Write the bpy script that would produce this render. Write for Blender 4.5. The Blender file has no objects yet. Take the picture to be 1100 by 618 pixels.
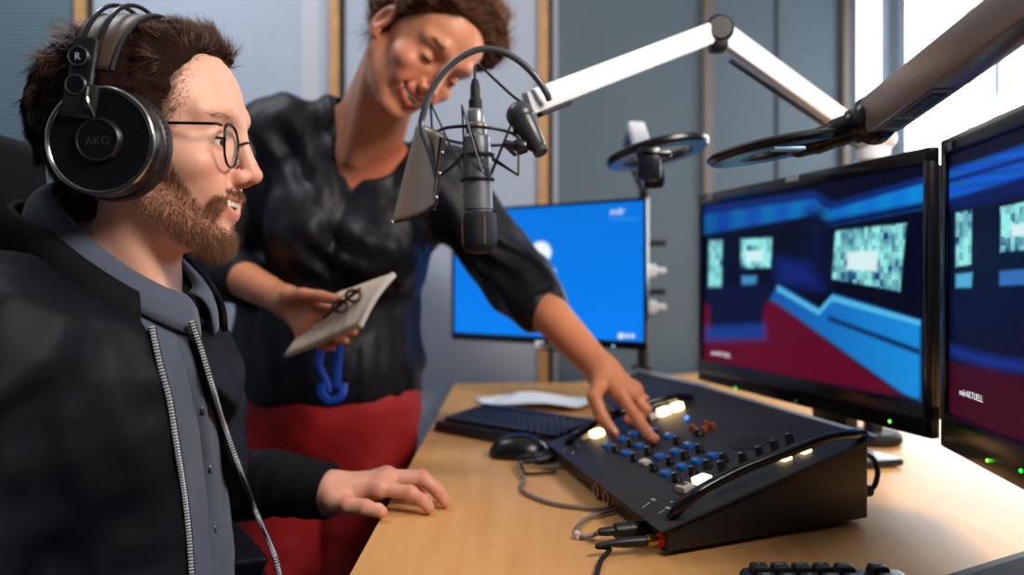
import bpy, bmesh, math, random
import numpy as np
from mathutils import Vector, Matrix

# ------------------------------------------------------------------ camera, world, lights
W, H, FPX, HOR, CAMZ = 1100, 618, 850.0, 300.0, 1.03
sc = bpy.context.scene
COL = sc.collection
cam_d = bpy.data.cameras.new('camera')
cam = bpy.data.objects.new('camera', cam_d); COL.objects.link(cam)
cam.location = (0, 0, CAMZ); cam.rotation_euler = (math.pi/2, 0, 0)
cam_d.sensor_width = 36.0; cam_d.lens = FPX/W*36.0
cam_d.shift_y = -(H/2-HOR)/W
cam_d.clip_start = 0.02
cam_d.dof.use_dof = True; cam_d.dof.focus_distance = 0.80; cam_d.dof.aperture_fstop = 2.8
sc.camera = cam

sc.view_settings.view_transform = 'Standard'; sc.view_settings.look = 'None'
sc.view_settings.gamma = 1.0; sc.view_settings.use_curve_mapping = False
sc.view_settings.exposure = 0.0

wd = bpy.data.worlds.new('world'); sc.world = wd; wd.use_nodes = True
wd.node_tree.nodes['Background'].inputs[0].default_value = (0.50, 0.62, 0.85, 1)
wd.node_tree.nodes['Background'].inputs[1].default_value = 0.045

def area(name, loc, aim, sx, sy, power, col):
    l = bpy.data.lights.new(name, 'AREA'); l.shape = 'RECTANGLE'; l.size = sx; l.size_y = sy
    l.energy = power; l.color = col
    o = bpy.data.objects.new(name, l); COL.objects.link(o); o.location = loc
    o.rotation_euler = (Vector(aim)-Vector(loc)).to_track_quat('-Z', 'Y').to_euler()
    return o
area('key_light', (1.05, 0.10, 2.05), (-0.25, 1.0, 1.05), 0.7, 0.5, 40, (1.0, 0.90, 0.80))  # unseen key light added at the front right for warm light on faces
area('window_light', (1.95, 2.80, 1.55), (-0.2, 1.0, 0.95), 1.3, 1.1, 40, (0.86, 0.93, 1.0))
area('wall_wash_light', (-1.0, 1.45, 2.6), (-0.75, 2.25, 1.2), 0.8, 0.4, 13, (0.92, 0.95, 1.0))  # unseen fill added to wash the back wall, no fixture there

# ------------------------------------------------------------------ helpers
def lin(c):
    c = c/255.0
    return c/12.92 if c <= 0.04045 else ((c+0.055)/1.055)**2.4
def rgb(r, g, b): return (lin(r), lin(g), lin(b))
def P(px, py, d): return Vector(((px-W/2)/FPX*d, d, CAMZ-(py-HOR)/FPX*d))
def ray(px, py): return Vector(((px-W/2)/FPX, 1.0, -(py-HOR)/FPX))
EYE = Vector((0, 0, CAMZ))
def onplane(px, py, p0, n):
    r = ray(px, py); t = (Vector(p0)-EYE).dot(n)/r.dot(n); return EYE+r*t

MATS = {}
def mat(name, col=(0.5,0.5,0.5), rough=0.5, metal=0.0, emit=None, es=1.0, sss=0.0, alpha=1.0, bump=None, coat=0.0, attr=False, spec=0.5, var=None, trans=0.0, sheen=0.0):
    if name in MATS: return MATS[name]
    m = bpy.data.materials.new(name); m.use_nodes = True
    nt = m.node_tree; b = nt.nodes['Principled BSDF']
    b.inputs['Base Color'].default_value = (*col, 1); b.inputs['Roughness'].default_value = rough
    b.inputs['Metallic'].default_value = metal; b.inputs['Specular IOR Level'].default_value = spec
    b.inputs['Coat Weight'].default_value = coat
    if sheen:
        b.inputs['Sheen Weight'].default_value = sheen
    if trans: b.inputs['Transmission Weight'].default_value = trans
    if emit is not None:
        b.inputs['Emission Color'].default_value = (*emit, 1); b.inputs['Emission Strength'].default_value = es
    if sss:
        b.inputs['Subsurface Weight'].default_value = sss; b.inputs['Subsurface Radius'].default_value = (0.008, 0.003, 0.0015)
        b.inputs['Subsurface Scale'].default_value = 1.0
    if alpha < 1: b.inputs['Alpha'].default_value = alpha
    tc = None
    if bump or var:
        tc = nt.nodes.new('ShaderNodeTexCoord')
    if bump:
        sc_, st, dist = bump[:3]
        n = nt.nodes.new('ShaderNodeTexNoise'); n.inputs['Scale'].default_value = sc_; n.inputs['Detail'].default_value = 4
        bp = nt.nodes.new('ShaderNodeBump'); bp.inputs['Strength'].default_value = st; bp.inputs['Distance'].default_value = dist
        nt.links.new(tc.outputs['Object'], n.inputs['Vector']); nt.links.new(n.outputs['Fac'], bp.inputs['Height'])
        nt.links.new(bp.outputs['Normal'], b.inputs['Normal'])
    if attr:
        a = nt.nodes.new('ShaderNodeVertexColor'); a.layer_name = 'col'
        nt.links.new(a.outputs['Color'], b.inputs['Emission Color' if attr == 'emit' else 'Base Color'])
        if attr == 'emit': b.inputs['Emission Strength'].default_value = es
    if var:
        sc_, amt = var
        n = nt.nodes.new('ShaderNodeTexNoise'); n.inputs['Scale'].default_value = sc_; n.inputs['Detail'].default_value = 5
        r = nt.nodes.new('ShaderNodeValToRGB')
        r.color_ramp.elements[0].color = (*[c*(1-amt) for c in col], 1); r.color_ramp.elements[1].color = (*[min(1, c*(1+amt)) for c in col], 1)
        r.color_ramp.elements[0].position = 0.3; r.color_ramp.elements[1].position = 0.7
        nt.links.new(tc.outputs['Object'], n.inputs['Vector']); nt.links.new(n.outputs['Fac'], r.inputs['Fac'])
        nt.links.new(r.outputs['Color'], b.inputs['Base Color'])
    MATS[name] = m
    return m

ORI = {}          # object -> world origin of its thing
def thing(name, label, cat, loc, group=None):
    o = bpy.data.objects.new(name, None); COL.objects.link(o); o.location = loc; o.empty_display_size = 0.05
    o['label'] = label; o['category'] = cat
    if group: o['group'] = group
    ORI[o] = Vector(loc)
    return o
def tag(o, label, cat, group=None):
    o['label'] = label; o['category'] = cat
    if group: o['group'] = group
    return o

def mesh_obj(name, V, F, m, parent=None, smooth=None, col=None, label=None, origin=None):
    """V (n,3) world coordinates, F list or int array of faces"""
    V = np.asarray(V, dtype=np.float64).reshape(-1, 3)
    org = ORI[parent] if parent is not None else (Vector(origin) if origin is not None else Vector(V.mean(0)))
    Vl = V-np.array(org)
    me = bpy.data.meshes.new(name)
    if isinstance(F, np.ndarray) and F.ndim == 2:
        k = F.shape[1]
        me.vertices.add(len(Vl)); me.vertices.foreach_set('co', Vl.astype(np.float32).ravel())
        me.loops.add(F.size); me.loops.foreach_set('vertex_index', F.astype(np.int32).ravel())
        me.polygons.add(len(F)); me.polygons.foreach_set('loop_start', np.arange(0, F.size, k, dtype=np.int32))
        me.update(calc_edges=True)
    else:
        me.from_pydata([tuple(v) for v in Vl], [], F); me.update()
    if smooth is not None:
        me.polygons.foreach_set('use_smooth', np.ones(len(me.polygons), dtype=bool))
        if smooth < 179: me.set_sharp_from_angle(angle=math.radians(smooth))
    if col is not None:
        ca = me.color_attributes.new('col', 'FLOAT_COLOR', 'POINT')
        c4 = np.ones((len(V), 4), dtype=np.float32); c4[:, :3] = col
        ca.data.foreach_set('color', c4.ravel())
    if not isinstance(m, (list, tuple)): m = [m]
    for mm in m: me.materials.append(mm)
    o = bpy.data.objects.new(name, me); COL.objects.link(o)
    if parent is not None:
        o.parent = parent; ORI[o] = org
    else:
        o.location = org; ORI[o] = org
    if label: o['label'] = label
    return o

def frame(z, hint=None):
    z = Vector(z).normalized()
    h = Vector(hint) if hint is not None else (Vector((0, 0, 1)) if abs(z.z) < 0.9 else Vector((1, 0, 0)))
    x = h.cross(z)
    if x.length < 1e-6: x = Vector((0, 1, 0)).cross(z)
    x.normalize(); y = z.cross(x)
    return Matrix((x, y, z)).transposed()

def spline(pts, n=8, closed=False):
    pts = [Vector(p) for p in pts]; out = []
    N = len(pts); rng = range(N if closed else N-1)
    for i in rng:
        if closed: a, b, c, d = pts[(i-1) % N], pts[i], pts[(i+1) % N], pts[(i+2) % N]
        else:
            b, c = pts[i], pts[i+1]; a = pts[i-1] if i > 0 else b*2-c; d = pts[i+2] if i+2 < N else c*2-b
        for k in range(n):
            t = k/n
            out.append(0.5*((2*b)+(c-a)*t+(2*a-5*b+4*c-d)*t*t+(3*b-a-3*c+d)*t**3))
    if not closed: out.append(pts[-1])
    return out

class MB:
    def __init__(s): s.v = []; s.f = []; s.mi = []; s.cur = 0
    def add(s, V, F):
        o = len(s.v); s.v += [tuple(v) for v in V]; s.f += [tuple(i+o for i in f) for f in F]; s.mi += [s.cur]*len(F); return s
    def box(s, c, size, R=None, bevel=0.0, seg=2):
        bm = bmesh.new(); bmesh.ops.create_cube(bm, size=1.0)
        for v in bm.verts: v.co = Vector((v.co.x*size[0], v.co.y*size[1], v.co.z*size[2]))
        if bevel > 0: bmesh.ops.bevel(bm, geom=list(bm.edges)+list(bm.verts), offset=bevel, segments=seg, profile=0.5, affect='EDGES')
        return s._bm(bm, c, R)
    def _bm(s, bm, c, R):
        bm.verts.index_update()
        R = R or Matrix.Identity(3); c = Vector(c)
        s.add([R @ v.co+c for v in bm.verts], [[v.index for v in f.verts] for f in bm.faces]); bm.free(); return s
    def hexa(s, b4, t4, bevel=0.0, seg=2):
        """bottom 4 + top 4 world points (same winding, counter-clockwise from above)"""
        bm = bmesh.new(); vs = [bm.verts.new(p) for p in list(b4)+list(t4)]
        for f in ((3,2,1,0),(4,5,6,7),(0,1,5,4),(1,2,6,5),(2,3,7,6),(3,0,4,7)): bm.faces.new([vs[i] for i in f])
        if bevel > 0: bmesh.ops.bevel(bm, geom=list(bm.edges)+list(bm.verts), offset=bevel, segments=seg, profile=0.5, affect='EDGES')
        bmesh.ops.recalc_face_normals(bm, faces=list(bm.faces))
        return s._bm(bm, (0,0,0), None)
    def prism(s, poly, n, th, bevel=0.0):
        """poly: world points; extruded along n by th"""
        n = Vector(n).normalized(); poly = [Vector(p) for p in poly]; k = len(poly)
        bm = bmesh.new(); a = [bm.verts.new(p) for p in poly]; b = [bm.verts.new(p+n*th) for p in poly]
        bm.faces.new(a[::-1]); bm.faces.new(b)
        for i in range(k): bm.faces.new((a[i], a[(i+1) % k], b[(i+1) % k], b[i]))
        if bevel > 0: bmesh.ops.bevel(bm, geom=list(bm.edges), offset=bevel, segments=2, profile=0.5, affect='EDGES')
        bmesh.ops.recalc_face_normals(bm, faces=list(bm.faces))
        return s._bm(bm, (0,0,0), None)
    def lathe(s, p0, axis, prof, n=24, hint=None):
        """prof: (r, h) along axis from p0; closes the ends when r==0"""
        R = frame(axis, hint); p0 = Vector(p0); V = []; F = []
        for (r, h) in prof:
            for k in range(n):
                a = 2*math.pi*k/n
                V.append(p0+R @ Vector((max(r,1e-5)*math.cos(a), max(r,1e-5)*math.sin(a), h)))
        for i in range(len(prof)-1):
            for k in range(n):
                F.append((i*n+k, i*n+(k+1) % n, (i+1)*n+(k+1) % n, (i+1)*n+k))
        F.append(tuple(range(n))[::-1]); F.append(tuple((len(prof)-1)*n+k for k in range(n)))
        return s.add(V, F)
    def cyl(s, p0, p1, r0, r1=None, n=20, bev=0.0):
        r1 = r0 if r1 is None else r1; p0 = Vector(p0); p1 = Vector(p1); L = (p1-p0).length
        if bev: prof = [(r0-bev, 0), (r0, bev), (r1, L-bev), (r1-bev, L)]
        else: prof = [(r0, 0), (r1, L)]
        return s.lathe(p0, p1-p0, prof, n)
    def tube(s, pts, r, n=10, closed=False, sm=0, sq=None):
        pts = spline(pts, sm, closed) if sm else [Vector(p) for p in pts]
        N = len(pts); V = []; F = []; R = None
        for i in range(N):
            if closed: t = pts[(i+1) % N]-pts[i-1]
            else: t = pts[min(i+1, N-1)]-pts[max(i-1, 0)]
            t.normalize()
            if R is None: R = frame(t); x = R.col[0].copy()
            x = (x-t*x.dot(t)).normalized(); y = t.cross(x)
            rr = r[min(int(i*len(r)/N), len(r)-1)] if isinstance(r, (list, tuple)) else r
            for k in range(n):
                a = 2*math.pi*k/n
                V.append(pts[i]+x*math.cos(a)*rr+y*math.sin(a)*rr*(sq or 1))
        for i in range(N if closed else N-1):
            j = (i+1) % N
            for k in range(n): F.append((i*n+k, i*n+(k+1) % n, j*n+(k+1) % n, j*n+k))
        if not closed: F.append(tuple(range(n))[::-1]); F.append(tuple((N-1)*n+k for k in range(n)))
        return s.add(V, F)
    def ball(s, c, r, n=16, R=None):
        r = (r, r, r) if not isinstance(r, (tuple, list)) else r; m = n//2; V = []; F = []; c = Vector(c); R = R or Matrix.Identity(3)
        for i in range(m+1):
            th = math.pi*i/m
            for k in range(n):
                a = 2*math.pi*k/n; st = max(math.sin(th), 1e-4)
                V.append(c+R @ Vector((r[0]*st*math.cos(a), r[1]*st*math.sin(a), r[2]*math.cos(th))))
        for i in range(m):
            for k in range(n): F.append((i*n+k, (i+1)*n+k, (i+1)*n+(k+1) % n, i*n+(k+1) % n))
        return s.add(V, F)
    def torus(s, c, axis, R_, r, n=40, m=10, ry=None, hint=None):
        Fm = frame(axis, hint); c = Vector(c)
        return s.tube([c+Fm @ Vector((R_*math.cos(2*math.pi*k/n), (ry or R_)*math.sin(2*math.pi*k/n), 0)) for k in range(n)], r, m, True)
    def build(s, name, m, parent=None, smooth=40, label=None, origin=None):
        o = mesh_obj(name, s.v, s.f, m, parent, smooth, None, label, origin)
        if isinstance(m, (list, tuple)) and len(m) > 1: o.data.polygons.foreach_set('material_index', np.array(s.mi, dtype=np.int32))
        return o
def struct(o): o['kind'] = 'structure'; return o

def text_mb(txt, size, org, xd, yd, lift=0.0005, align='LEFT', ext=0.0002, mb=None, shear=0.0):
    c = bpy.data.curves.new('lettering', 'FONT'); c.body = txt; c.size = size; c.align_x = align; c.extrude = ext; c.resolution_u = 3; c.shear = shear
    o = bpy.data.objects.new('lettering', c); COL.objects.link(o)
    dg = bpy.context.evaluated_depsgraph_get(); dg.update(); me = bpy.data.meshes.new_from_object(o.evaluated_get(dg))
    xd = Vector(xd).normalized(); yd = Vector(yd).normalized(); n = xd.cross(yd); org = Vector(org)
    mb = mb or MB()
    mb.add([org+xd*v.co.x+yd*v.co.y+n*(v.co.z+lift) for v in me.vertices], [tuple(p.vertices) for p in me.polygons])
    bpy.data.objects.remove(o); bpy.data.meshes.remove(me); bpy.data.curves.remove(c)
    return mb

# ------------------------------------------------------------------ implicit surfaces
def nrm(v): return np.sqrt((v*v).sum(-1))
def A(p): return np.array(p, dtype=np.float64)
def smin(a, b, k):
    h = np.clip(0.5+0.5*(b-a)/k, 0, 1); return b*(1-h)+a*h-k*h*(1-h)
def smax(a, b, k): return -smin(-a, -b, k)
def sph(p, c, r): return nrm(p-A(c))-r
def ell(p, c, r, R=None):
    q = p-A(c)
    if R is not None: q = q @ R
    r = A(r); k0 = nrm(q/r); k1 = nrm(q/(r*r)); return k0*(k0-1)/np.maximum(k1, 1e-9)
def cap(p, a, b, r0, r1=None):
    r1 = r0 if r1 is None else r1; a = A(a); b = A(b); d = b-a
    t = np.clip(((p-a) @ d)/max(d @ d, 1e-12), 0, 1)
    return nrm(p-a-t[:, None]*d)-(r0+(r1-r0)*t)
def chain(p, pts, rs, k=0.004):
    f = None
    for i in range(len(pts)-1):
        c = cap(p, pts[i], pts[i+1], rs[i], rs[i+1]); f = c if f is None else smin(f, c, k)
    return f
_rng = np.random.RandomState(7); _LAT = _rng.rand(32, 32, 32)*2-1
def noise(p, s):
    q = p*s+100.0; i = np.floor(q).astype(int); t = q-i; t = t*t*(3-2*t); i = i % 32; j = (i+1) % 32
    L = _LAT; x0, y0, z0 = i.T; x1, y1, z1 = j.T; tx, ty, tz = t.T
    c00 = L[x0,y0,z0]*(1-tx)+L[x1,y0,z0]*tx; c10 = L[x0,y1,z0]*(1-tx)+L[x1,y1,z0]*tx
    c01 = L[x0,y0,z1]*(1-tx)+L[x1,y0,z1]*tx; c11 = L[x0,y1,z1]*(1-tx)+L[x1,y1,z1]*tx
    return (c00*(1-ty)+c10*ty)*(1-tz)+(c01*(1-ty)+c11*ty)*tz
def sst(x, a, b):
    t = np.clip((x-a)/(b-a), 0, 1); return t*t*(3-2*t)

def mesh_sdf(f, lo, hi, h, S=4):
    lo = A(lo); hi = A(hi); nb = np.maximum(np.ceil((hi-lo)/(h*S)).astype(int), 1); n = nb*S+1
    cc = [lo[a]+h*S*(np.arange(nb[a])+0.5) for a in range(3)]
    g = np.stack(np.meshgrid(*cc, indexing='ij'), -1).reshape(-1, 3)
    fc = f(g).reshape(nb)
    F = np.repeat(np.repeat(np.repeat(fc, S, 0), S, 1), S, 2)
    F = np.pad(F, ((0,1),)*3, mode='edge')
    near = np.abs(fc) < h*S*1.5
    nm = np.repeat(np.repeat(np.repeat(near, S, 0), S, 1), S, 2); nm = np.pad(nm, ((0,1),)*3, mode='edge')
    nm2 = nm.copy()
    for a in range(3): nm2 |= np.roll(nm, 1, a)
    idx = np.argwhere(nm2); pts = lo+idx*h
    vals = np.empty(len(pts))
    for s in range(0, len(pts), 400000): vals[s:s+400000] = f(pts[s:s+400000])
    F[nm2] = vals
    ins = F < 0
    c = [ins[i:n[0]-1+i, j:n[1]-1+j, k:n[2]-1+k] for i in (0,1) for j in (0,1) for k in (0,1)]
    cnt = sum(x.astype(np.int8) for x in c); act = (cnt > 0) & (cnt < 8)
    ci = np.argwhere(act); vid = -np.ones(act.shape, dtype=np.int64); vid[act] = np.arange(len(ci))
    acc = np.zeros((len(ci), 3)); num = np.zeros(len(ci))
    corners = [(i,j,k) for i in (0,1) for j in (0,1) for k in (0,1)]
    fv = {q: F[ci[:,0]+q[0], ci[:,1]+q[1], ci[:,2]+q[2]] for q in corners}
    for q in corners:
        for a in range(3):
            if q[a] == 0:
                r = list(q); r[a] = 1; r = tuple(r); f0, f1 = fv[q], fv[r]; m = (f0 < 0) != (f1 < 0)
                t = np.where(m, f0/np.where(m, f0-f1, 1), 0); pos = np.tile(A(q), (len(ci), 1)); pos[:, a] = t
                acc[m] += pos[m]; num[m] += 1
    V = lo+h*(ci+acc/np.maximum(num, 1)[:, None])
    faces = []
    for a in range(3):
        b, d = (a+1) % 3, (a+2) % 3
        s0 = [slice(None)]*3; s1 = [slice(None)]*3; s0[a] = slice(0, -1); s1[a] = slice(1, None)
        A0, A1 = ins[tuple(s0)], ins[tuple(s1)]; e = np.argwhere(A0 != A1)
        e = e[(e[:, b] > 0) & (e[:, d] > 0) & (e[:, b] < n[b]-1) & (e[:, d] < n[d]-1)]
        if not len(e): continue
        flip = A0[tuple(e.T)]
        def at(db, dd):
            q = e.copy(); q[:, b] -= db; q[:, d] -= dd; return vid[tuple(q.T)]
        quad = np.stack([at(1,1), at(0,1), at(0,0), at(1,0)], 1)
        quad[~flip] = quad[~flip][:, ::-1]
        faces.append(quad)
    Fq = np.concatenate(faces); Fq = Fq[(Fq >= 0).all(1)]
    return V, Fq
def grad(f, p, e=0.0008):
    g = np.stack([f(p+A(d)*e)-f(p-A(d)*e) for d in ((1,0,0),(0,1,0),(0,0,1))], 1)
    return g/np.maximum(nrm(g), 1e-9)[:, None]
def join(parts):
    V = []; F = []; C = []; o = 0
    for v, q, c in parts: V.append(v); F.append(q+o); C.append(c); o += len(v)
    return np.concatenate(V), np.concatenate(F), np.concatenate(C)
def march(f, px, py, d0=0.3, d1=3.0):
    r = A(ray(px, py)); t = np.linspace(d0, d1, 1400); p = A(EYE)+t[:, None]*r; v = f(p); k = np.argmax(v < 0)
    if v[k] >= 0: k = int(np.argmin(v))
    return Vector(p[k])
def strands(P0, D, L, segs=4, r=0.0003, bend=None, curl=0.0, seed=1, wav=60):
    """tapered three-sided hairs as one mesh"""
    rs = np.random.RandomState(seed); N = len(P0); D = D/np.maximum(nrm(D), 1e-9)[:, None]
    pts = [P0]; d = D.copy(); ph = rs.rand(N)*6.28
    s1 = np.cross(D, A((0.3,0.5,0.8))); s1 /= np.maximum(nrm(s1), 1e-9)[:, None]; s2 = np.cross(D, s1)
    for i in range(segs):
        if bend is not None: d = d+bend/segs
        if curl:
            a = ph+wav*(i+1)*0.02
            d = d+curl*(s1*np.cos(a)[:, None]+s2*np.sin(a)[:, None])
        d = d/np.maximum(nrm(d), 1e-9)[:, None]; pts.append(pts[-1]+d*(L/segs)[:, None])
    V = np.zeros((N, segs+1, 3, 3))
    for i, p in enumerate(pts):
        rr = r*(1-0.85*i/segs)
        for k in range(3):
            a = 2*math.pi*k/3; V[:, i, k] = p+rr*(s1*math.cos(a)+s2*math.sin(a))
    base = (np.arange(N)*(segs+1)*3)[:, None, None]; F = []
    for i in range(segs):
        for k in range(3):
            F.append(np.stack([i*3+k+0*base[:,0,0], i*3+(k+1) % 3+0*base[:,0,0], (i+1)*3+(k+1) % 3+0*base[:,0,0], (i+1)*3+k+0*base[:,0,0]], 1)+base[:, 0])
    return V.reshape(-1, 3), np.concatenate(F)

# ------------------------------------------------------------------ setting
DZ = 0.74
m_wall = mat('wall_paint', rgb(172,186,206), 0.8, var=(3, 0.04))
m_wall_dark = mat('dark_wall_tone', rgb(80,98,111), 0.75, var=(3, 0.05))  # darker base colour than the other walls
m_trimwood = mat('trim_wood', rgb(196,150,100), 0.55, var=(30, 0.15))
m_groove = mat('dark_groove', rgb(32,34,38), 0.8)
m_black = mat('black_plastic', rgb(22,23,26), 0.42)
m_blackmat = mat('matte_black', rgb(16,17,20), 0.65)
m_gloss = mat('gloss_black', rgb(10,11,15), 0.2)
m_alu = mat('white_anodised', rgb(236,241,248), 0.4, 0.0)
m_steel = mat('steel', rgb(190,190,190), 0.25, 1.0)
m_dsteel = mat('dark_steel', rgb(70,72,76), 0.35, 0.9)
m_frame = mat('window_frame_paint', rgb(96,112,128), 0.6)
m_pale = mat('pale_frame_paint', rgb(205,214,225), 0.6)

def box_struct(name, x0, x1, y0, y1, z0, z1, m):
    return struct(MB().box(((x0+x1)/2, (y0+y1)/2, (z0+z1)/2), (x1-x0, y1-y0, z1-z0)).build(name, m))
box_struct('floor', -2.4, 3.4, -1.2, 3.3, -0.06, 0.0, mat('floor_carpet', rgb(70,72,78), 0.9, var=(60, 0.2)))
box_struct('ceiling', -2.4, 3.4, -1.2, 3.3, 2.75, 2.81, mat('ceiling_paint', rgb(205,205,205), 0.9))
box_struct('wall_back', -2.4, 0.13, 2.25, 2.33, 0, 2.75, m_wall)
box_struct('wall_left', -2.48, -2.4, -1.2, 2.33, 0, 2.75, m_wall)
# fabric panel at the far left of the back wall, with fine horizontal ribs
fm = mat('teal_fabric', rgb(96,120,134), 0.9)
nt = fm.node_tree; tc = nt.nodes.new('ShaderNodeTexCoord'); wv = nt.nodes.new('ShaderNodeTexWave'); wv.bands_direction = 'Z'
wv.inputs['Scale'].default_value = 26; wv.inputs['Distortion'].default_value = 1.2; bp = nt.nodes.new('ShaderNodeBump'); bp.inputs['Distance'].default_value = 0.004; bp.inputs['Strength'].default_value = 0.7
nt.links.new(tc.outputs['Object'], wv.inputs['Vector']); nt.links.new(wv.outputs['Fac'], bp.inputs['Height']); nt.links.new(bp.outputs['Normal'], nt.nodes['Principled BSDF'].inputs['Normal'])
box_struct('trim_1', -2.39, -1.245, 2.235, 2.25, 0.0, 2.7, fm)
for n_, x_, w_ in ((2, -1.22, 0.032), (3, -0.503, 0.028), (4, 0.088, 0.028)):
    box_struct('trim_%d' % n_, x_-w_/2, x_+w_/2, 2.232, 2.25, 0.0, 2.7, m_trimwood)
    box_struct('trim_%d' % (n_+10), x_+w_/2, x_+w_/2+0.014, 2.242, 2.25, 0.0, 2.7, m_groove)
box_struct('trim_20', -0.60, -0.545, 2.246, 2.25, 0.0, 2.7, mat('pale_wall_strip', rgb(190,196,208), 0.8))
# wall running back to the window
wb0, wb1 = Vector((0.13, 2.25, 0)), Vector((1.23, 2.9, 0)); wdir = (wb1-wb0).normalized(); wn = Vector((wdir.y, -wdir.x, 0))
def wslab(name, s0, s1, off, th, z0, z1, m):
    a = wb0+wdir*s0+wn*off; b = wb0+wdir*s1+wn*off
    q = [a-wn*th, b-wn*th, b, a]
    return struct(MB().hexa([p+Vector((0,0,z0)) for p in q[::-1]], [p+Vector((0,0,z1)) for p in q[::-1]]).build(name, m))
L_ = (wb1-wb0).length
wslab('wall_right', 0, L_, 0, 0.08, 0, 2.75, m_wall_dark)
m_browntrim = mat('brown_trim', rgb(104,92,84), 0.6)
wslab('trim_5', L_*0.453-0.025, L_*0.453+0.015, 0.012, 0.012, 0, 2.7, m_browntrim)
wslab('trim_6', L_*0.70, L_*0.70+0.012, 0.004, 0.004, 0, 2.7, m_groove)
wslab('trim_8', L_-0.045, L_-0.012, 0.02, 0.02, 0, 2.7, m_browntrim)
# window wall
box_struct('wall_window', 1.23, 3.4, 2.9, 2.98, 0, 0.86, m_wall)
box_struct('wall_window.001', 1.23, 3.4, 2.9, 2.98, 2.45, 2.75, m_wall)
w1 = struct(MB().box((1.245, 2.92, 1.655), (0.03, 0.07, 1.59)).box((2.32, 2.92, 0.875), (2.16, 0.09, 0.03)).box((2.32, 2.92, 2.435), (2.16, 0.07, 0.03)).build('window_1', m_frame))
w1['label'] = 'bright overexposed window behind the two right monitors'
b = MB()
b.box((1.40, 2.93, 1.655), (0.045, 0.06, 1.56)); b.build('mullion', m_frame, w1)
MB().box((1.452, 2.94, 1.655), (0.012, 0.03, 1.56)).build('mullion', m_frame, w1)
for x_ in (1.70, 1.80, 2.15, 2.6): MB().box((x_, 2.94, 1.655), (0.018, 0.02, 1.56)).build('mullion', m_pale, w1)
MB().box((2.3, 2.965, 1.655), (2.1, 0.004, 1.56)).build('pane', mat('window_glass', (1,1,1), 0.0, trans=1.0, spec=0.2, alpha=0.12), w1)
sky = MB().box((2.6, 3.9, 1.9), (5.0, 0.02, 3.4)).build('sky_backdrop', mat('sky_glow', (0,0,0), 1.0, emit=(0.86, 0.94, 1.0), es=4.5)); struct(sky)

# ------------------------------------------------------------------ desk
wood = mat('desk_wood', rgb(214,160,104), 0.46, spec=0.28)
nt = wood.node_tree; tc = nt.nodes.new('ShaderNodeTexCoord'); mp = nt.nodes.new('ShaderNodeMapping'); mp.inputs['Scale'].default_value = (14, 1.2, 14)
n1 = nt.nodes.new('ShaderNodeTexNoise'); n1.inputs['Scale'].default_value = 3.0; n1.inputs['Detail'].default_value = 7; n1.inputs['Distortion'].default_value = 0.6
cr = nt.nodes.new('ShaderNodeValToRGB'); cr.color_ramp.elements[0].position = 0.25; cr.color_ramp.elements[1].position = 0.8
cr.color_ramp.elements[0].color = (*rgb(214,155,92), 1); cr.color_ramp.elements[1].color = (*rgb(228,175,114), 1)
nt.links.new(tc.outputs['Object'], mp.inputs['Vector']); nt.links.new(mp.outputs['Vector'], n1.inputs['Vector']); nt.links.new(n1.outputs['Fac'], cr.inputs['Fac']); nt.links.new(cr.outputs['Color'], nt.nodes['Principled BSDF'].inputs['Base Color'])
desk = thing('desk', 'wide light brown wooden studio desk under the mixing console and monitors', 'desk', (0.5, 1.2, 0))
poly = [(-0.16,0.36),(1.42,0.36),(1.42,2.78),(1.17,2.78),(0.15,2.205),(-0.16,2.205)]
MB().prism([(x, y, DZ-0.028) for x, y in poly], (0,0,1), 0.028, 0.002).build('desk_top', wood, desk)
for x_, y_ in ((-0.08,0.45),(1.34,0.45),(-0.08,2.12),(1.30,2.6)):
    MB().box((x_, y_, (DZ-0.028)/2), (0.05, 0.05, DZ-0.028), bevel=0.004).build('leg', m_dsteel, desk)
MB().box((0.6, 0.45, 0.67), (1.34, 0.03, 0.05)).box((-0.08, 1.28, 0.67), (0.03, 1.6, 0.05)).build('desk_frame', m_dsteel, desk)

# ------------------------------------------------------------------ monitors
def sdpoly(x, y, poly):
    q = A(poly); n = len(q); d = np.full(x.shape, 1e18); s = np.ones(x.shape)
    for i in range(n):
        a = q[i]; b_ = q[i-1]; e = b_-a; wx = x-a[0]; wy = y-a[1]
        t = np.clip((wx*e[0]+wy*e[1])/(e @ e), 0, 1); d = np.minimum(d, (wx-e[0]*t)**2+(wy-e[1]*t)**2)
        c1 = y >= a[1]; c2 = y < b_[1]; c3 = e[0]*wy > e[1]*wx
        fl = (c1 & c2 & c3) | (~c1 & ~c2 & ~c3); s = np.where(fl, -s, s)
    return s*np.sqrt(d)
class Canvas:
    def __init__(s, px, py, base): s.x = px; s.y = py; s.c = np.zeros(px.shape+(3,)); s.c[:] = rgb(*base)
    def poly(s, pts, col, soft=1.5, a=1.0, k=1.0, o=(0,0)):
        pts = [(p[0]*k+o[0], p[1]*k+o[1]) for p in pts]
        al = a*np.clip(0.5-sdpoly(s.x, s.y, pts)/(2*soft), 0, 1)[..., None]
        col = A(rgb(*col)) if not callable(col) else col(s.x, s.y)
        s.c = s.c*(1-al)+col*al
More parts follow.
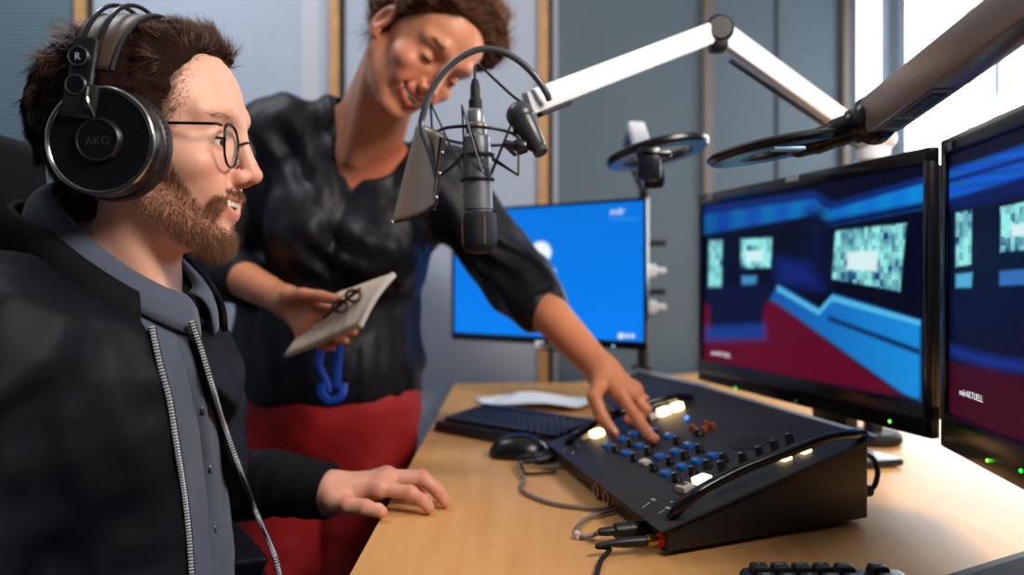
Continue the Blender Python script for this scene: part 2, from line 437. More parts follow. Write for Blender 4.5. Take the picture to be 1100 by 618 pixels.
def monitor(label, group, L0, L1, z0, z1, bez, th, painter, captions=(), leds=(), stand=None, es=1.0, stickers=()):
    """L0 / L1: left and right lower corners of the front face as seen from the seat"""
    L0 = Vector((L0[0], L0[1], z0)); L1 = Vector((L1[0], L1[1], z0)); ex = (L1-L0).normalized(); ez = Vector((0,0,1)); n = ex.cross(ez)   # n points to the viewer
    Wd = (L1-L0).length; Hh = z1-z0; l, r, t, bt = bez
    root = thing('computer_monitor', label, 'monitor', (L0+L1)/2-Vector((0,0,z0-DZ))-n*0.1, group)
    R = Matrix((ex, -n, ez)).transposed()
    at = lambda x, z, off=0.0: L0+ex*x+ez*z+n*off
    hb = MB()
    hb.box(at(l/2, Hh/2, -0.007), (l, 0.014, Hh), R, 0.002); hb.box(at(Wd-r/2, Hh/2, -0.007), (r, 0.014, Hh), R, 0.002)
    hb.box(at(Wd/2, Hh-t/2, -0.007), (Wd, 0.014, t), R, 0.002); hb.box(at(Wd/2, bt/2, -0.007), (Wd, 0.014, bt), R, 0.002)
    hb.build('bezel', m_gloss, root)
    MB().box(at(Wd/2, Hh/2, -0.012-th/2), (Wd-0.07, th, Hh-0.03), R, 0.006).box(at(Wd/2, Hh/2, -0.012-th-0.012), (Wd*0.5, 0.03, Hh*0.5), R, 0.008).build('back_shell', m_black, root)
    nx, ny = 260, 170
    gx, gz = np.meshgrid(np.linspace(l*0.9, Wd-r*0.9, nx), np.linspace(bt*0.95, Hh-t*0.9, ny))
    V = A(at(0, 0, -0.005))+gx[..., None]*A(ex)+gz[..., None]*A(ez)
    px = W/2+FPX*V[..., 0]/V[..., 1]; py = HOR-FPX*(V[..., 2]-CAMZ)/V[..., 1]
    cv = painter(px, py)
    i = np.arange(nx*ny).reshape(ny, nx); F = np.stack([i[:-1,:-1], i[:-1,1:], i[1:,1:], i[1:,:-1]], -1).reshape(-1, 4)
    scr = mesh_obj('screen', V.reshape(-1, 3), F, mat('screen_glow_%.1f' % es, (0.002,0.002,0.003), 0.35, attr='emit', es=es, spec=0.08), root, None, cv.reshape(-1, 3), label=None)
    p0 = at(0, 0, -0.0045)
    for txt, px_, py_, size, col, sh in captions:
        o = onplane(px_, py_, p0, n)
        text_mb(txt, size, o, ex, ez, 0.0004).build('caption', mat('caption_%d_%d_%d' % col, (0,0,0), 0.5, emit=rgb(*col), es=0.9), scr)
    for px_, py_, col in leds:
        o = onplane(px_, py_, at(0, 0, 0.0), n)
        MB().ball(o, 0.0022, 10).build('power_light', mat('led_%d_%d_%d' % col, rgb(*col), 0.4, emit=rgb(*col), es=2.5), root)
    for px_, py_, sx, sz, col in stickers:
        o = onplane(px_, py_, at(0, 0, 0.0), n)
        MB().box(o+n*0.0005, (sx, 0.001, sz), R).build('sticker', mat('sticker_%d' % col[0], rgb(*col), 0.6), root)
    if stand == 'foot':
        b0 = at(Wd/2, 0, -0.012-th-0.03); bz = Vector((b0.x, b0.y, DZ))
        MB().box(Vector((b0.x, b0.y, (DZ+z0+Hh*0.55)/2)), (0.09, 0.025, z0+Hh*0.55-DZ), R, 0.006).build('stand_neck', m_black, root)
        MB().box(bz+Vector((0, 0, 0.008)), (0.20, 0.10, 0.012), R, 0.004).build('stand_foot', m_black, root)
    if stand == 'arm':
        b0 = at(Wd*0.45, Hh*0.5, -0.012-th-0.012); pw = Vector((0.74, 0.86, 0))
        MB().tube([b0, b0-n*0.06, Vector((pw.x, pw.y, b0.z))], 0.014, 12).build('mount_arm', m_black, root)
        MB().cyl(Vector((pw.x, pw.y, DZ)), Vector((pw.x, pw.y, b0.z+0.04)), 0.018).cyl(Vector((pw.x, pw.y, DZ)), Vector((pw.x, pw.y, DZ+0.02)), 0.05, bev=0.004).build('mount_post', m_black, root)
    return root, at, ex, n, R, Wd, Hh, scr

def PAT(x, y, s):
    u = np.stack([x.ravel()/s, y.ravel()/(s*1.7), np.zeros(x.size)], 1)
    r = _LAT[np.floor(u[:, 0]).astype(int) % 32, np.floor(u[:, 1]).astype(int) % 32, 3]*0.5+noise(u*0.5, 1.0)*0.6
    r = np.clip(0.55+0.75*r, 0, 1).reshape(x.shape)[..., None]
    return A(rgb(14,70,120))*(1-r)+A(rgb(150,238,232))*r
K1 = dict(k=1/1.819, o=(730, 140))
def paint_studio(px, py):
    c = Canvas(px, py, (3, 7, 30))
    B = lambda x, y: np.stack([lin(10)+0*x, lin(70)+0.16*np.clip((x-750)/250, 0, 1)+0.03*np.sin(x*0.2), lin(150)+0.45*np.clip((x-750)/300, 0, 1)], -1)
    c.poly([(40,160),(260,128),(285,150),(490,96),(490,150),(300,185),(265,165),(40,205)], B, 2.5, **K1)
    c.poly([(40,150),(265,118),(300,140),(490,86),(490,100),(295,156),(262,134),(40,166)], (10,40,110), 2, **K1)
    c.poly([(290,176),(490,138),(490,152),(292,190)], (6,22,74), 3, **K1)
    c.poly([(250,160),(280,150),(300,300),(240,290)], (7,14,52), 10, **K1)
    c.poly([(190,250),(250,260),(280,310),(190,300)], (16,34,110), 8, **K1)
    pat = lambda x, y: PAT(x, y, 4.2)
    c.poly([(58,215),(83,215),(82,308),(57,308)], pat, 1.5, **K1)
    c.poly([(120,213),(180,210),(178,268),(120,270)], pat, 1.5, **K1)
    c.poly([(128,236),(164,234),(163,256),(128,258)], (205,240,245), 1.5, **K1)
    c.poly([(122,285),(150,285),(150,305),(122,305)], (70,140,200), 2, **K1)
    c.poly([(305,197),(443,182),(430,315),(298,290)], pat, 1.5, **K1)
    c.poly([(328,238),(388,235),(386,276),(327,272)], (214,240,240), 2, **K1)
    c.poly([(30,340),(190,330),(300,420),(450,530),(30,465)], (92,6,36), 3, **K1)
    c.poly([(190,300),(275,350),(300,320),(470,372),(470,535),(430,510),(200,345),(175,330)], lambda x, y: np.stack([lin(20)+0*x, lin(90)+0.16*np.clip((x-840)/150, 0, 1), lin(170)+0.3*np.clip((x-840)/150, 0, 1)], -1), 2.5, **K1)
    c.poly([(290,362),(470,428),(470,440),(290,372)], (10,46,96), 2, **K1)
    c.poly([(190,302),(272,350),(298,322),(470,372),(470,382),(298,334),(272,362),(190,314)], (90,190,235), 1.5, 0.8, **K1)
    c.poly([(44,308),(195,296),(165,345),(158,405),(62,405),(58,345)], (10,14,46), 3, **K1)
    c.poly([(50,385),(165,378),(168,408),(50,412)], (24,64,150), 5, 0.8, **K1)
    c.poly([(30,448),(470,525),(470,540),(30,475)], (26,10,44), 3, **K1)
    return c.c
mon1 = monitor('large black monitor right of the mixing console showing a blue studio with crimson floor', 'black broadcast monitors on the right', (0.369,1.57), (0.5225,0.987), 0.83, 1.196, (0.014,0.014,0.02,0.042), 0.045, paint_studio,
    captions=[('mdrAKTUELL', 764, 381, 0.0125, (225,225,235), 0)], leds=[(790,417,(30,220,60)),(855,431,(10,70,20)),(956,453,(120,255,60))], stand='foot',
    stickers=[(851,192,0.032,0.008,(190,192,196)),(763,211,0.02,0.012,(150,152,158))])
def paint_studio_close(px, py):
    c = Canvas(px, py, (4, 8, 36))
    c.poly([(520,80),(700,20),(700,85),(520,140)], lambda x, y: np.stack([lin(12)+0*x, lin(84)+0.02*np.sin(y*0.6+x*0.1), lin(190)+0.1*np.sin(y*0.5)], -1), 3, **K1)
    c.poly([(520,96),(700,44),(700,54),(520,106)], (8,40,120), 1.5, **K1)
    c.poly([(520,140),(700,85),(700,120),(520,160)], (8,22,80), 4, **K1)
    pat = lambda x, y: PAT(x, y, 5.0)
    c.poly([(540,162),(571,156),(570,262),(540,267)], pat, 1.5, **K1)
    c.poly([(627,150),(760,122),(760,225),(627,238)], pat, 1.5, **K1)
    c.poly([(648,185),(760,170),(760,200),(648,208)], (214,238,240), 1.5, **K1)
    c.poly([(540,282),(572,278),(570,308),(540,308)], (80,170,210), 2, **K1)
    c.poly([(625,276),(760,264),(760,300),(625,304)], (50,110,180), 2, **K1)
    c.poly([(505,455),(760,470),(760,640),(505,640)], (58,4,28), 6, **K1)
    c.poly([(524,312),(760,300),(760,500),(620,470),(560,440),(540,380)], (8,10,40), 3, **K1)
    c.poly([(528,420),(600,440),(760,466),(760,486),(600,462),(528,440)], (20,50,140), 5, 0.8, **K1)
    c.poly([(505,575),(760,625),(760,700),(505,660)], (28,6,30), 4, **K1)
    return c.c
mon2 = monitor('cut-off large black monitor at the right edge, angled in, with the studio picture seen closer', 'black broadcast monitors on the right', (0.514,0.95), (0.425,0.357), 0.83, 1.196, (0.014,0.014,0.02,0.042), 0.045, paint_studio_close,
    captions=[('mdrAKTUELL', 1031, 424, 0.0105, (225,225,235), 0)], leds=[(1061,495,(120,255,60)),(1097,506,(30,220,60))], stand='arm', stickers=[(1021,157,0.014,0.010,(90,92,98))])
def paint_login(px, py):
    c = Canvas(px, py, (8, 122, 232))
    g = np.clip((py-215)/160, 0, 1)[..., None]; c.c = c.c*(0.92+0.2*g)
    c.poly([(300+0, 0)]*1+[(581+11*math.cos(a), 271+11.5*math.sin(a)) for a in np.linspace(0, 6.28, 25)[:-1]] if False else [(581+11*math.cos(a), 271+11.5*math.sin(a)) for a in np.linspace(0, 6.28, 25)[:-1]], (240,250,255), 1.2)
    c.poly([(588,289),(597,289),(597,292),(588,292)], (180,220,250), 1.0)
    c.poly([(654,235),(686,235),(686,236),(654,236)], (60,160,240), 1.0)
    for x in (667, 673.5, 679.5):
        r = 3.2 if x == 667 else 2.2
        c.poly([(x+r*math.cos(a), 361+r*math.sin(a)) for a in np.linspace(0, 6.28, 13)[:-1]], (225,240,250), 0.9)
    return c.c
mon3 = monitor('thin bezel monitor behind the pointing arm showing a plain bright blue login screen', None, (-0.153,1.99), (0.283,1.67), 0.879, 1.2035, (0.007,0.007,0.007,0.018), 0.022, paint_login,
    captions=[('mdr', 655, 231, 0.022, (235,245,255), 0)], leds=[(659,372,(120,190,230))])
root3, at3, ex3, n3, R3, W3, H3, _ = mon3
# pole on the desk that carries the blue monitor and the far lamp
pole_xy = Vector((0.312, 1.885, 0))
pole = thing('monitor_pole', 'dark upright pole with clamps beside the blue monitor', 'pole', (pole_xy.x, pole_xy.y, DZ))
MB().cyl(pole_xy+Vector((0,0,DZ)), pole_xy+Vector((0,0,1.225)), 0.014).build('pole', m_dsteel, pole)
MB().cyl(pole_xy+Vector((0,0,DZ)), pole_xy+Vector((0,0,DZ+0.016)), 0.045, bev=0.004).cyl(pole_xy+Vector((0,0,DZ+0.05)), pole_xy+Vector((0,0,DZ+0.085)), 0.026, bev=0.004).build('pole_base', m_blackmat, pole)
for z_, c_ in ((1.115, m_blackmat), (1.05, m_alu), (0.965, m_alu), (1.0, m_blackmat)):
    MB().box(pole_xy+Vector((0.012,-0.012,z_)), (0.034, 0.034, 0.03 if c_ is m_alu else 0.014), bevel=0.005).cyl(pole_xy+Vector((0.024,-0.02,z_)), pole_xy+Vector((0.05,-0.02,z_)), 0.007, bev=0.001).build('clamp', c_, pole)
MB().tube([pole_xy+Vector((-0.01,0,1.04)), at3(W3*0.72, H3*0.5, -0.055)], 0.011, 10).build('monitor_bracket', m_blackmat, pole)
# loop of cable hanging under the blue monitor
q = at3(W3*0.52, 0.0, -0.02)
MB().torus(q+Vector((0.0,0.0,-0.008)), (0.1,0.3,1), 0.030, 0.0035, 24, 8).build('cable_loop', m_dsteel, root3)
MB().box(q+Vector((-0.022,-0.01,0.0)), (0.022,0.02,0.016), bevel=0.003).build('cable_plug', m_alu, root3)

# ------------------------------------------------------------------ keyboard, mouse, papers
m_key = mat('key_plastic', rgb(20,20,24), 0.5)
kb = thing('keyboard', 'full black keyboard at the back of the desk left of the mixing console', 'keyboard', (0.0, 1.45, DZ))
k00, k10 = Vector((-0.150,1.50,DZ)), Vector((0.072,1.305,DZ)); kex = (k10-k00).normalized(); key_ = Vector((-kex.y, kex.x, 0)); KW, KD = 0.325, 0.140
kp = lambda x, y, z: k00+kex*x+key_*y+Vector((0,0,z))
KW = (k10-k00).length
MB().hexa([kp(0,0,0.002),kp(KW,0,0.002),kp(KW,KD,0.012),kp(0,KD,0.012)], [kp(0.002,0.004,0.020),kp(KW-0.002,0.004,0.020),kp(KW-0.002,KD-0.004,0.036),kp(0.002,KD-0.004,0.036)], 0.003).build('case', m_black, kb)
for x_ in (0.03, KW-0.03): MB().box(kp(x_, KD-0.012, 0.0065), (0.02, 0.008, 0.013), frame((0,0,1), kex)).build('foot', m_black, kb)
kk = MB(); Rk = Matrix((kex, (key_*KD+Vector((0,0,0.016))).normalized(), kex.cross((key_*KD+Vector((0,0,0.016))).normalized()))).transposed()
for r_ in range(6):
    for c_ in range(18):
        x_ = 0.014+(KW-0.028)*(c_+0.5)/18; y_ = 0.014+(KD-0.03)*(r_+0.5)/6+ (0.006 if r_ == 5 else 0)
        kk.box(kp(x_, y_, 0.0215+0.016*y_/KD+0.002), ((KW-0.028)/18*0.86, (KD-0.03)/6*0.84, 0.007), Rk, 0.0012, 1)
kk.build('keycaps', m_key, kb)
mo = thing('computer_mouse', 'black computer mouse beside the console corner in front of the keyboard', 'mouse', (0.010, 1.288, DZ))
def f_mouse(p):
    q = p-A((0.010,1.288,DZ)); f = ell(q, (0,0,0.004), (0.048,0.030,0.034)); f = smin(f, ell(q, (0.012,0,0.004), (0.038,0.029,0.030)), 0.01)
    return smax(f, -(q[:,2]-0.001), 0.003)
v, q = mesh_sdf(f_mouse, (-0.05,1.245,DZ-0.005), (0.07,1.33,DZ+0.045), 0.0016); mesh_obj('shell', v, q, mat('mouse_plastic', rgb(18,18,20), 0.28), mo, 180)
MB().cyl((0.044,1.285,DZ+0.026), (0.044,1.291,DZ+0.026), 0.009, bev=0.001).build('wheel', m_blackmat, mo)
rs = random.Random(3)
for i, (cx, cy, ang, lb) in enumerate(((0.02, 1.86, 0.2, 'loose white paper sheet lying under others behind the keyboard'), (0.075, 1.80, -0.35, 'creased white paper on top of the sheets by the monitor foot'))):
    V = []; nx_, ny_ = 14, 18
    for j in range(ny_):
        for k in range(nx_):
            x = (k/(nx_-1)-0.5)*0.20; y = (j/(ny_-1)-0.5)*0.15
            z = DZ+0.003+i*0.010+0.004*(1+math.sin(x*30+i*2+y*14))+0.006*i*(x*5)**2
            V.append((cx+x*math.cos(ang)-y*math.sin(ang), cy+x*math.sin(ang)+y*math.cos(ang), z))
    F = [(j*nx_+k, j*nx_+k+1, (j+1)*nx_+k+1, (j+1)*nx_+k) for j in range(ny_-1) for k in range(nx_-1)]
    o = mesh_obj('paper_sheet', V, F, mat('paper', rgb(225,230,238), 0.7), None, 60)
    md = o.modifiers.new('thickness', 'SOLIDIFY'); md.thickness = 0.0008
    tag(o, lb, 'paper', None)
# keypad at the near edge
kd = thing('keypad', 'small black keypad at the bottom edge of the photo in front of the console', 'keypad', (0.30, 0.665, DZ))
MB().hexa([(0.203,0.61,DZ+0.001),(0.366,0.61,DZ+0.001),(0.362,0.734,DZ+0.001),(0.207,0.739,DZ+0.001)], [(0.205,0.612,DZ+0.018),(0.364,0.612,DZ+0.018),(0.358,0.730,DZ+0.024),(0.211,0.735,DZ+0.024)], 0.006, 3).build('case', m_black, kd)
tl = mat('key_legend', rgb(190,190,195), 0.6)
for r_ in range(4):
    for c_, x_ in enumerate((0.2255, 0.2445, 0.2635, 0.2825, 0.3020, 0.3325)):
        y_ = 0.720-0.022*r_-0.03*(x_-0.2255)*0.6; z_ = DZ+0.0265-0.0012*r_
        kx = MB().hexa([Vector((x_+sx*0.0088, y_+sy*0.0088, z_-0.004)) for sx, sy in ((-1,-1),(1,-1),(1,1),(-1,1))], [Vector((x_+sx*0.0068, y_+sy*0.0068, z_+0.004)) for sx, sy in ((-1,-1),(1,-1),(1,1),(-1,1))], 0.0012).build('key', m_key, kd)
        MB().box((x_-0.001, y_+0.001, z_+0.0042), (0.006 if (r_+c_) % 3 else 0.003, 0.0012, 0.0004)).build('key_legend', tl, kx)
MB().tube([(0.213,0.712,DZ+0.012),(0.195,0.716,DZ+0.006),(0.172,0.712,DZ+0.003),(0.15,0.690,DZ+0.003),(0.12,0.62,DZ+0.003)], 0.0022, 8, sm=6).build('cable', m_blackmat, kd)
# flat dark device at the near right corner
tb = thing('flat_panel', 'flat black device with a grey rim at the bottom right corner of the desk', 'device', (0.55, 0.70, DZ))
e0, e1 = Vector((0.335,0.7005,DZ)), Vector((0.66,0.884,DZ)); ed = (e1-e0).normalized(); en = Vector((ed.y, -ed.x, 0))
MB().prism([e0, e0+en*0.24, e1+en*0.24, e1], (0,0,1), 0.014, 0.002).build('case', mat('grey_rim', rgb(58,62,68), 0.7, spec=0.2), tb)
MB().prism([p+Vector((0,0,0.0135)) for p in (e0+ed*0.012+en*0.012, e0+ed*0.012+en*0.228, e1-ed*0.012+en*0.228, e1-ed*0.012+en*0.012)], (0,0,1), 0.0015).build('dark_surface', mat('dead_black', rgb(12,12,14), 0.8, spec=0.15), tb)

# ------------------------------------------------------------------ mixing console
MA, MBc, MC = Vector((0.162,0.822,DZ)), Vector((0.066,1.251,DZ)), Vector((0.423,0.941,DZ)); MD = MBc+MC-MA
HF, HB = 0.031, 0.0975
mx = thing('mixing_console', 'low black wedge-shaped mixing console with lit buttons that the woman points at', 'mixer', tuple((MA+MD)/2))
up = Vector((0,0,1)); LIFT = Vector((0,0,0.006))
m_con = mat('console_paint', rgb(30,30,34), 0.42, bump=(900, 0.15, 0.0004))
m_con_top = mat('console_top_paint', rgb(40,41,45), 0.58, bump=(900, 0.15, 0.0004))
MB().hexa([MA+LIFT, MC+LIFT, MD+LIFT, MBc+LIFT], [MA+up*HF, MC+up*HB, MD+up*HB, MBc+up*HF], 0.0015).build('housing', m_con, mx)
for p in (MA, MBc, MC, MD):
    c_ = p+((MA+MD)/2-p).normalized()*0.03; MB().cyl(c_, c_+LIFT, 0.010).build('foot', m_blackmat, mx)
U_ = (MBc-MA).normalized(); Vv = (MC-MA+up*(HB-HF)).normalized(); NT = Vv.cross(U_).normalized()
if NT.z < 0: NT = -NT
TP0 = MA+up*HF
tp = [MA+up*HF-U_*0.006-Vv*0.012, MC+up*HB-U_*0.006+Vv*0.014, MD+up*HB+U_*0.006+Vv*0.014, MBc+up*HF+U_*0.006-Vv*0.012]
MB().prism([p+NT*0.0002 for p in tp], NT, 0.003, 0.0006).build('top_panel', m_con_top, mx)
TPN = TP0+NT*0.0034
def mp_(px, py): return onplane(px, py, TPN, NT)
RT = Matrix((Vv, NT.cross(Vv), NT)).transposed()
e_ = MB().prism([tp[1]+Vv*0.001, tp[2]+Vv*0.001, tp[2]-Vv*0.007, tp[1]-Vv*0.007], NT, 0.0042, 0.0008).build('back_edge', mat('silver_edge', rgb(205,208,212), 0.5, 0.1), mx, label='silver back edge strip')
m_blue = mat('blue_button', rgb(28,92,160), 0.22, emit=rgb(20,80,160), es=0.15)
m_knob = mat('knob_black', rgb(14,14,16), 0.35)
m_line = mat('white_print', rgb(190,190,190), 0.7)
m_warm = mat('lit_button', rgb(255,220,150), 0.4, emit=(1.0, 0.70, 0.32), es=5.0)
m_warm2 = mat('lit_button_pale', rgb(255,240,170), 0.4, emit=(1.0, 0.86, 0.42), es=3.0)
m_whiteb = mat('white_button', rgb(214,205,196), 0.45)
def knob(px, py, r=0.0054, h=0.0110, m=None, name='knob'):
    o = mp_(px, py+3)
    kb_ = MB().lathe(o, NT, [(r*1.15,0),(r*1.15,0.003),(r,0.004),(r*0.86,h-0.001),(r*0.75,h)], 20).build(name, m or m_knob, mx)
    MB().box(o+NT*(h+0.0003)-Vv*r*0.4, (r*0.8, 0.001, 0.0006), RT).build('pointer', m_line, kb_)
def button(px, py, sx, sy, h, m, name='button', label=None):
    o = mp_(px, py); return MB().box(o+NT*(h/2), (sx, sy, h), RT, min(sx, sy, h)*0.18).build(name, m, mx, label=label)
pairs = [((653,481),(662,483)),((669,474),(678,476)),((681,468),(690,469)),((687,481),(697,485)),((673,489),(682,492)),((693,499),(703,503)),((699,464),(708,465)),
         ((718,471),(728,474)),((709,493),(720,496)),((726,488),(736,490)),((740,481),(752,483)),((716,511),(727,514)),((733,504),(745,507)),((749,498),(761,500)),((766,492),(778,493))]
for (b0, k0) in pairs:
    button(b0[0], b0[1], 0.011, 0.015, 0.006, m_whiteb if b0 == (693,499) else m_blue, 'push_button', None if b0 != (693,499) else 'pale pinkish push button')
    if k0 != (690,469): knob(k0[0], k0[1])
for px, py in ((777,508),(800,499),(818,492),(834,485),(850,478)): knob(px, py, 0.0058, 0.018)
button(642, 469, 0.019, 0.017, 0.010, m_warm, 'lit_button', 'glowing warm white button'); button(627, 472, 0.014, 0.014, 0.008, m_whiteb, 'white_button')
button(714, 446, 0.019, 0.014, 0.012, m_warm, 'lit_button', 'glowing warm white button'); button(728, 441, 0.019, 0.014, 0.012, m_warm, 'lit_button', 'glowing warm white button'); button(701, 450, 0.014, 0.012, 0.008, m_whiteb, 'white_button')
button(755, 519, 0.018, 0.018, 0.008, m_warm2, 'lit_button', 'glowing pale yellow button')
wb_ = button(737, 528, 0.016, 0.018, 0.008, m_whiteb, 'white_button'); o = mp_(737, 528)+NT*0.0083
MB().box(o, (0.008,0.003,0.0004), RT).box(o+RT.col[1]*0.005, (0.008,0.003,0.0004), RT).build('button_marking', m_groove, wb_)
button(843, 494, 0.012, 0.014, 0.006, m_warm, 'lit_button', 'glowing warm button under the handle'); button(864, 486, 0.012, 0.014, 0.006, m_warm, 'lit_button', 'glowing warm button under the handle')
MB().ball(mp_(738,450)+NT*0.002, 0.0028, 10).build('blue_light', mat('blue_led', rgb(40,110,255), 0.4, emit=rgb(40,110,255), es=4), mx)
m_copper = mat('copper_cap', rgb(176,92,54), 0.4, 0.4)
for px, py in ((745,463),(757,465),(759,459),(766,461)): 
    o = mp_(px, py); MB().lathe(o, NT, [(0.0052,0),(0.0052,0.006),(0.004,0.009)], 16).build('rotary_cap', m_copper, mx)
knob(751,465,0.006,0.010)
ov = mp_(805,476); MB().lathe(ov, NT, [(0.026,0),(0.026,0.0006),(0.0245,0.0009)], 40, hint=U_).build('oval_shadow', m_blackmat, mx)  # dark disc standing in for an oval shadow on the panel
for a_, b_ in (((690,546),(698,540)),((707,552),(714,548))):
    p0, p1 = mp_(*a_), mp_(*b_); d_ = (p1-p0); MB().tube([p0+NT*0.0002, p1+NT*0.0002], 0.0004, 4).box(p1+d_*0.5+NT*0.0002, (0.003,0.008,0.0004), RT).build('panel_marking', m_line, mx)
for px, py in ((606,484),(616,487),(622,479),(722,540)): MB().ball(mp_(px, py)+NT*0.0005, (0.0022,0.0022,0.0012), 10, RT).build('screw', m_steel, mx)
# two tube handles standing on the side edges
def handle(pts, name):
    q = [onplane(px, py, TPN+NT*h, NT) for px, py, h in pts]
    MB().tube(q, 0.0062, 12, sm=8).build(name, mat('handle_black', rgb(14,14,17), 0.22), mx)
handle([(721,557,0.0),(731,544,0.012),(753,527,0.022),(800,503,0.026),(850,484,0.026),(890,470,0.024),(915,467,0.014),(928,468,0.0)], 'handle')
handle([(610,477,0.0),(617,469,0.012),(640,455,0.022),(672,441,0.026),(700,432,0.026),(722,427,0.022),(737,426,0.010),(742,427,0.0)], 'handle')
# sockets on the low front face
FN = Vector((U_.y, -U_.x, 0)).normalized()
if FN.dot(Vector((-1,-0.2,0))) < 0: FN = -FN
def ff(px, py): return onplane(px, py, MA, FN)
m_rim = mat('socket_rim', rgb(214,170,126), 0.35, 0.4)
for px, py in ((641,527),(652,535)):
    o = ff(px, py); MB().torus(o+FN*0.001, FN, 0.0088, 0.0013, 28, 8).build('socket_ring', m_rim, mx)
    MB().cyl(o-FN*0.001, o+FN*0.0012, 0.0078).build('socket', m_blackmat, mx)
m_red = mat('red_socket', rgb(190,20,30), 0.4, emit=rgb(190,20,30), es=0.15)
o = ff(711, 580); MB().cyl(o, o+FN*0.003, 0.0072).build('red_socket', m_red, mx)
o = ff(697, 566); MB().cyl(o-FN*0.001, o+FN*0.0015, 0.0105).build('socket', m_blackmat, mx)
for px, py, w_ in ((631,519,.012),(662,544,.014),(683,552,.012)):
    o = ff(px, py); MB().box(o+FN*0.0004, (0.0006, w_, 0.0012), Matrix((FN, U_, up)).transposed()).box(o+FN*0.0004-up*0.003, (0.0006, w_*0.8, 0.0012), Matrix((FN, U_, up)).transposed()).build('panel_marking', mat('faint_print', rgb(120,92,70), 0.7), mx)

# dark sloped panel behind the console, with a silver rim
cp = thing('control_panel', 'dark sloped panel with a silver rim behind the pointing hand and the console', 'control panel', (0.25,1.55,DZ))
q = [Vector((0.195,1.345,0.790)), Vector((0.348,1.41,0.836)), Vector((0.286,1.80,0.820)), Vector((0.185,1.73,0.782))]
bt = [Vector((p.x, p.y, DZ)) for p in q]
MB().hexa(bt, q, 0.002).build('housing', m_con, cp)
nq = (q[1]-q[0]).cross(q[3]-q[0]).normalized()
MB().tube([q[1]+nq*0.002, q[2]+nq*0.002, q[3]+nq*0.002], 0.0055, 8, sq=0.8).build('rim', mat('silver_rim', rgb(205,210,216), 0.45, 0.1), cp)
c0 = (q[0]+q[1]+q[2]+q[3])/4
MB().prism([c0+(p-c0)*0.93+nq*0.001 for p in q], nq, 0.002).build('dark_surface', mat('dark_panel', rgb(26,30,44), 0.5), cp)

# ------------------------------------------------------------------ cables on the desk
def D(px, py, z=0.004): d = FPX*(CAMZ-DZ-z)/(py-HOR); return P(px, py, d)
m_cgrey = mat('grey_cable', rgb(128,120,112), 0.5)
def xlr(root, p, ax, m, L=0.055, r=0.0085):
    p = Vector(p); ax = Vector(ax).normalized()
    MB().lathe(p, ax, [(r*0.45,0),(r*0.55,0.004),(r*0.62,L*0.3),(r*0.95,L*0.34),(r,L*0.4),(r,L*0.62),(r*1.08,L*0.63),(r*1.08,L*0.7),(r,L*0.71),(r,L)], 18).build('plug', m, root)
a1 = ff(697, 566); a1.z = max(a1.z, DZ+0.012)
c1 = thing('audio_cable', 'grey audio cable with a thick black plug looping by the console front', 'cable', tuple(D(630,570)))
st = a1+FN*0.058; st.z -= 0.002
xlr(c1, st, -FN, m_black)
MB().tube([st, D(640,574,.006), D(626,577), D(620,572), D(623,563), D(636,555), D(660,548), D(670,548)+Vector((0.0,0.0,0.0))][:7], 0.0026, 10, sm=8).build('cord', m_cgrey, c1)
MB().tube([D(622,577,.004), D(619,573,.006)], 0.0040, 10).build('band', mat('white_band', rgb(215,210,205), 0.5), c1)
a2 = ff(711, 580)
c2 = thing('audio_cable', 'thin black audio cable with a gold-collared jack plug running to the bottom edge', 'cable', tuple(D(660,600)))
MB().lathe(a2+FN*0.006, FN, [(0.0035,-0.006),(0.0035,0),(0.0062,0.0005),(0.0062,0.011),(0.0045,0.0115),(0.0045,0.012)], 18).build('collar', mat('gold', rgb(206,160,70), 0.3, 0.9), c2, label='gold collar')
MB().lathe(a2+FN*0.017, FN, [(0.0055,0),(0.0055,0.026),(0.0042,0.034),(0.0030,0.044)], 18).build('plug', m_black, c2)
e2 = a2+FN*0.060
MB().tube([e2, e2+FN*0.012-up*0.002, D(655,590,.006), D(646,602), D(641,618), D(638,640), D(637,680)], 0.0026, 10, sm=8).build('cord', m_blackmat, c2)
c3 = thing('audio_cable', 'grey looping audio cable with a black plug by the mouse', 'cable', tuple(D(575,525)))
a3 = MBc-U_*0.035+up*0.016+FN*0.006
xlr(c3, a3+FN*0.052-U_*0.004-up*0.004, (-FN+U_*0.08+up*0.07), m_black, 0.052, 0.0075)
e3 = a3+FN*0.052-U_*0.004-up*0.004
MB().tube([e3, e3+FN*0.010-up*0.004, D(563,516,.005), D(560,522), D(565,530), D(590,540), D(620,545), D(646,547), D(655,546)], 0.0026, 10, sm=8).build('cord', m_cgrey, c3)
c4 = thing('audio_cable', 'short black cable with a plug by the mouse above the grey loop', 'cable', tuple(D(580,503)))
a4 = MBc-U_*0.008+up*0.014+FN*0.004
xlr(c4, a4+FN*0.048+up*0.0, -FN, m_black, 0.047, 0.0062)
MB().tube([a4+FN*0.048, a4+FN*0.056-up*0.002, D(562,505,.004), D(566,509,.004), D(588,508,.004), D(597,507,.004)], 0.0022, 8, sm=6).build('cord', m_blackmat, c4)
# cable on the back of the console
c5 = thing('power_cable', 'black cable looping out of the back right corner of the console', 'cable', (0.47,0.97,DZ))
bk = MC+(MD-MC)*0.05; bn = (MC-MA).normalized()
MB().cyl(bk+bn*0.001+up*0.032, bk+bn*0.024+up*0.030, 0.008, 0.007, bev=0.001).build('plug', m_blackmat, c5)
MB().tube([bk+bn*0.022+up*0.030, bk+bn*0.032+up*0.036, bk+bn*0.037+up*0.052, bk+bn*0.030+up*0.068, bk+bn*0.014+up*0.076, bk+bn*0.002+up*0.077], 0.0032, 10, sm=8).build('cord', m_blackmat, c5)

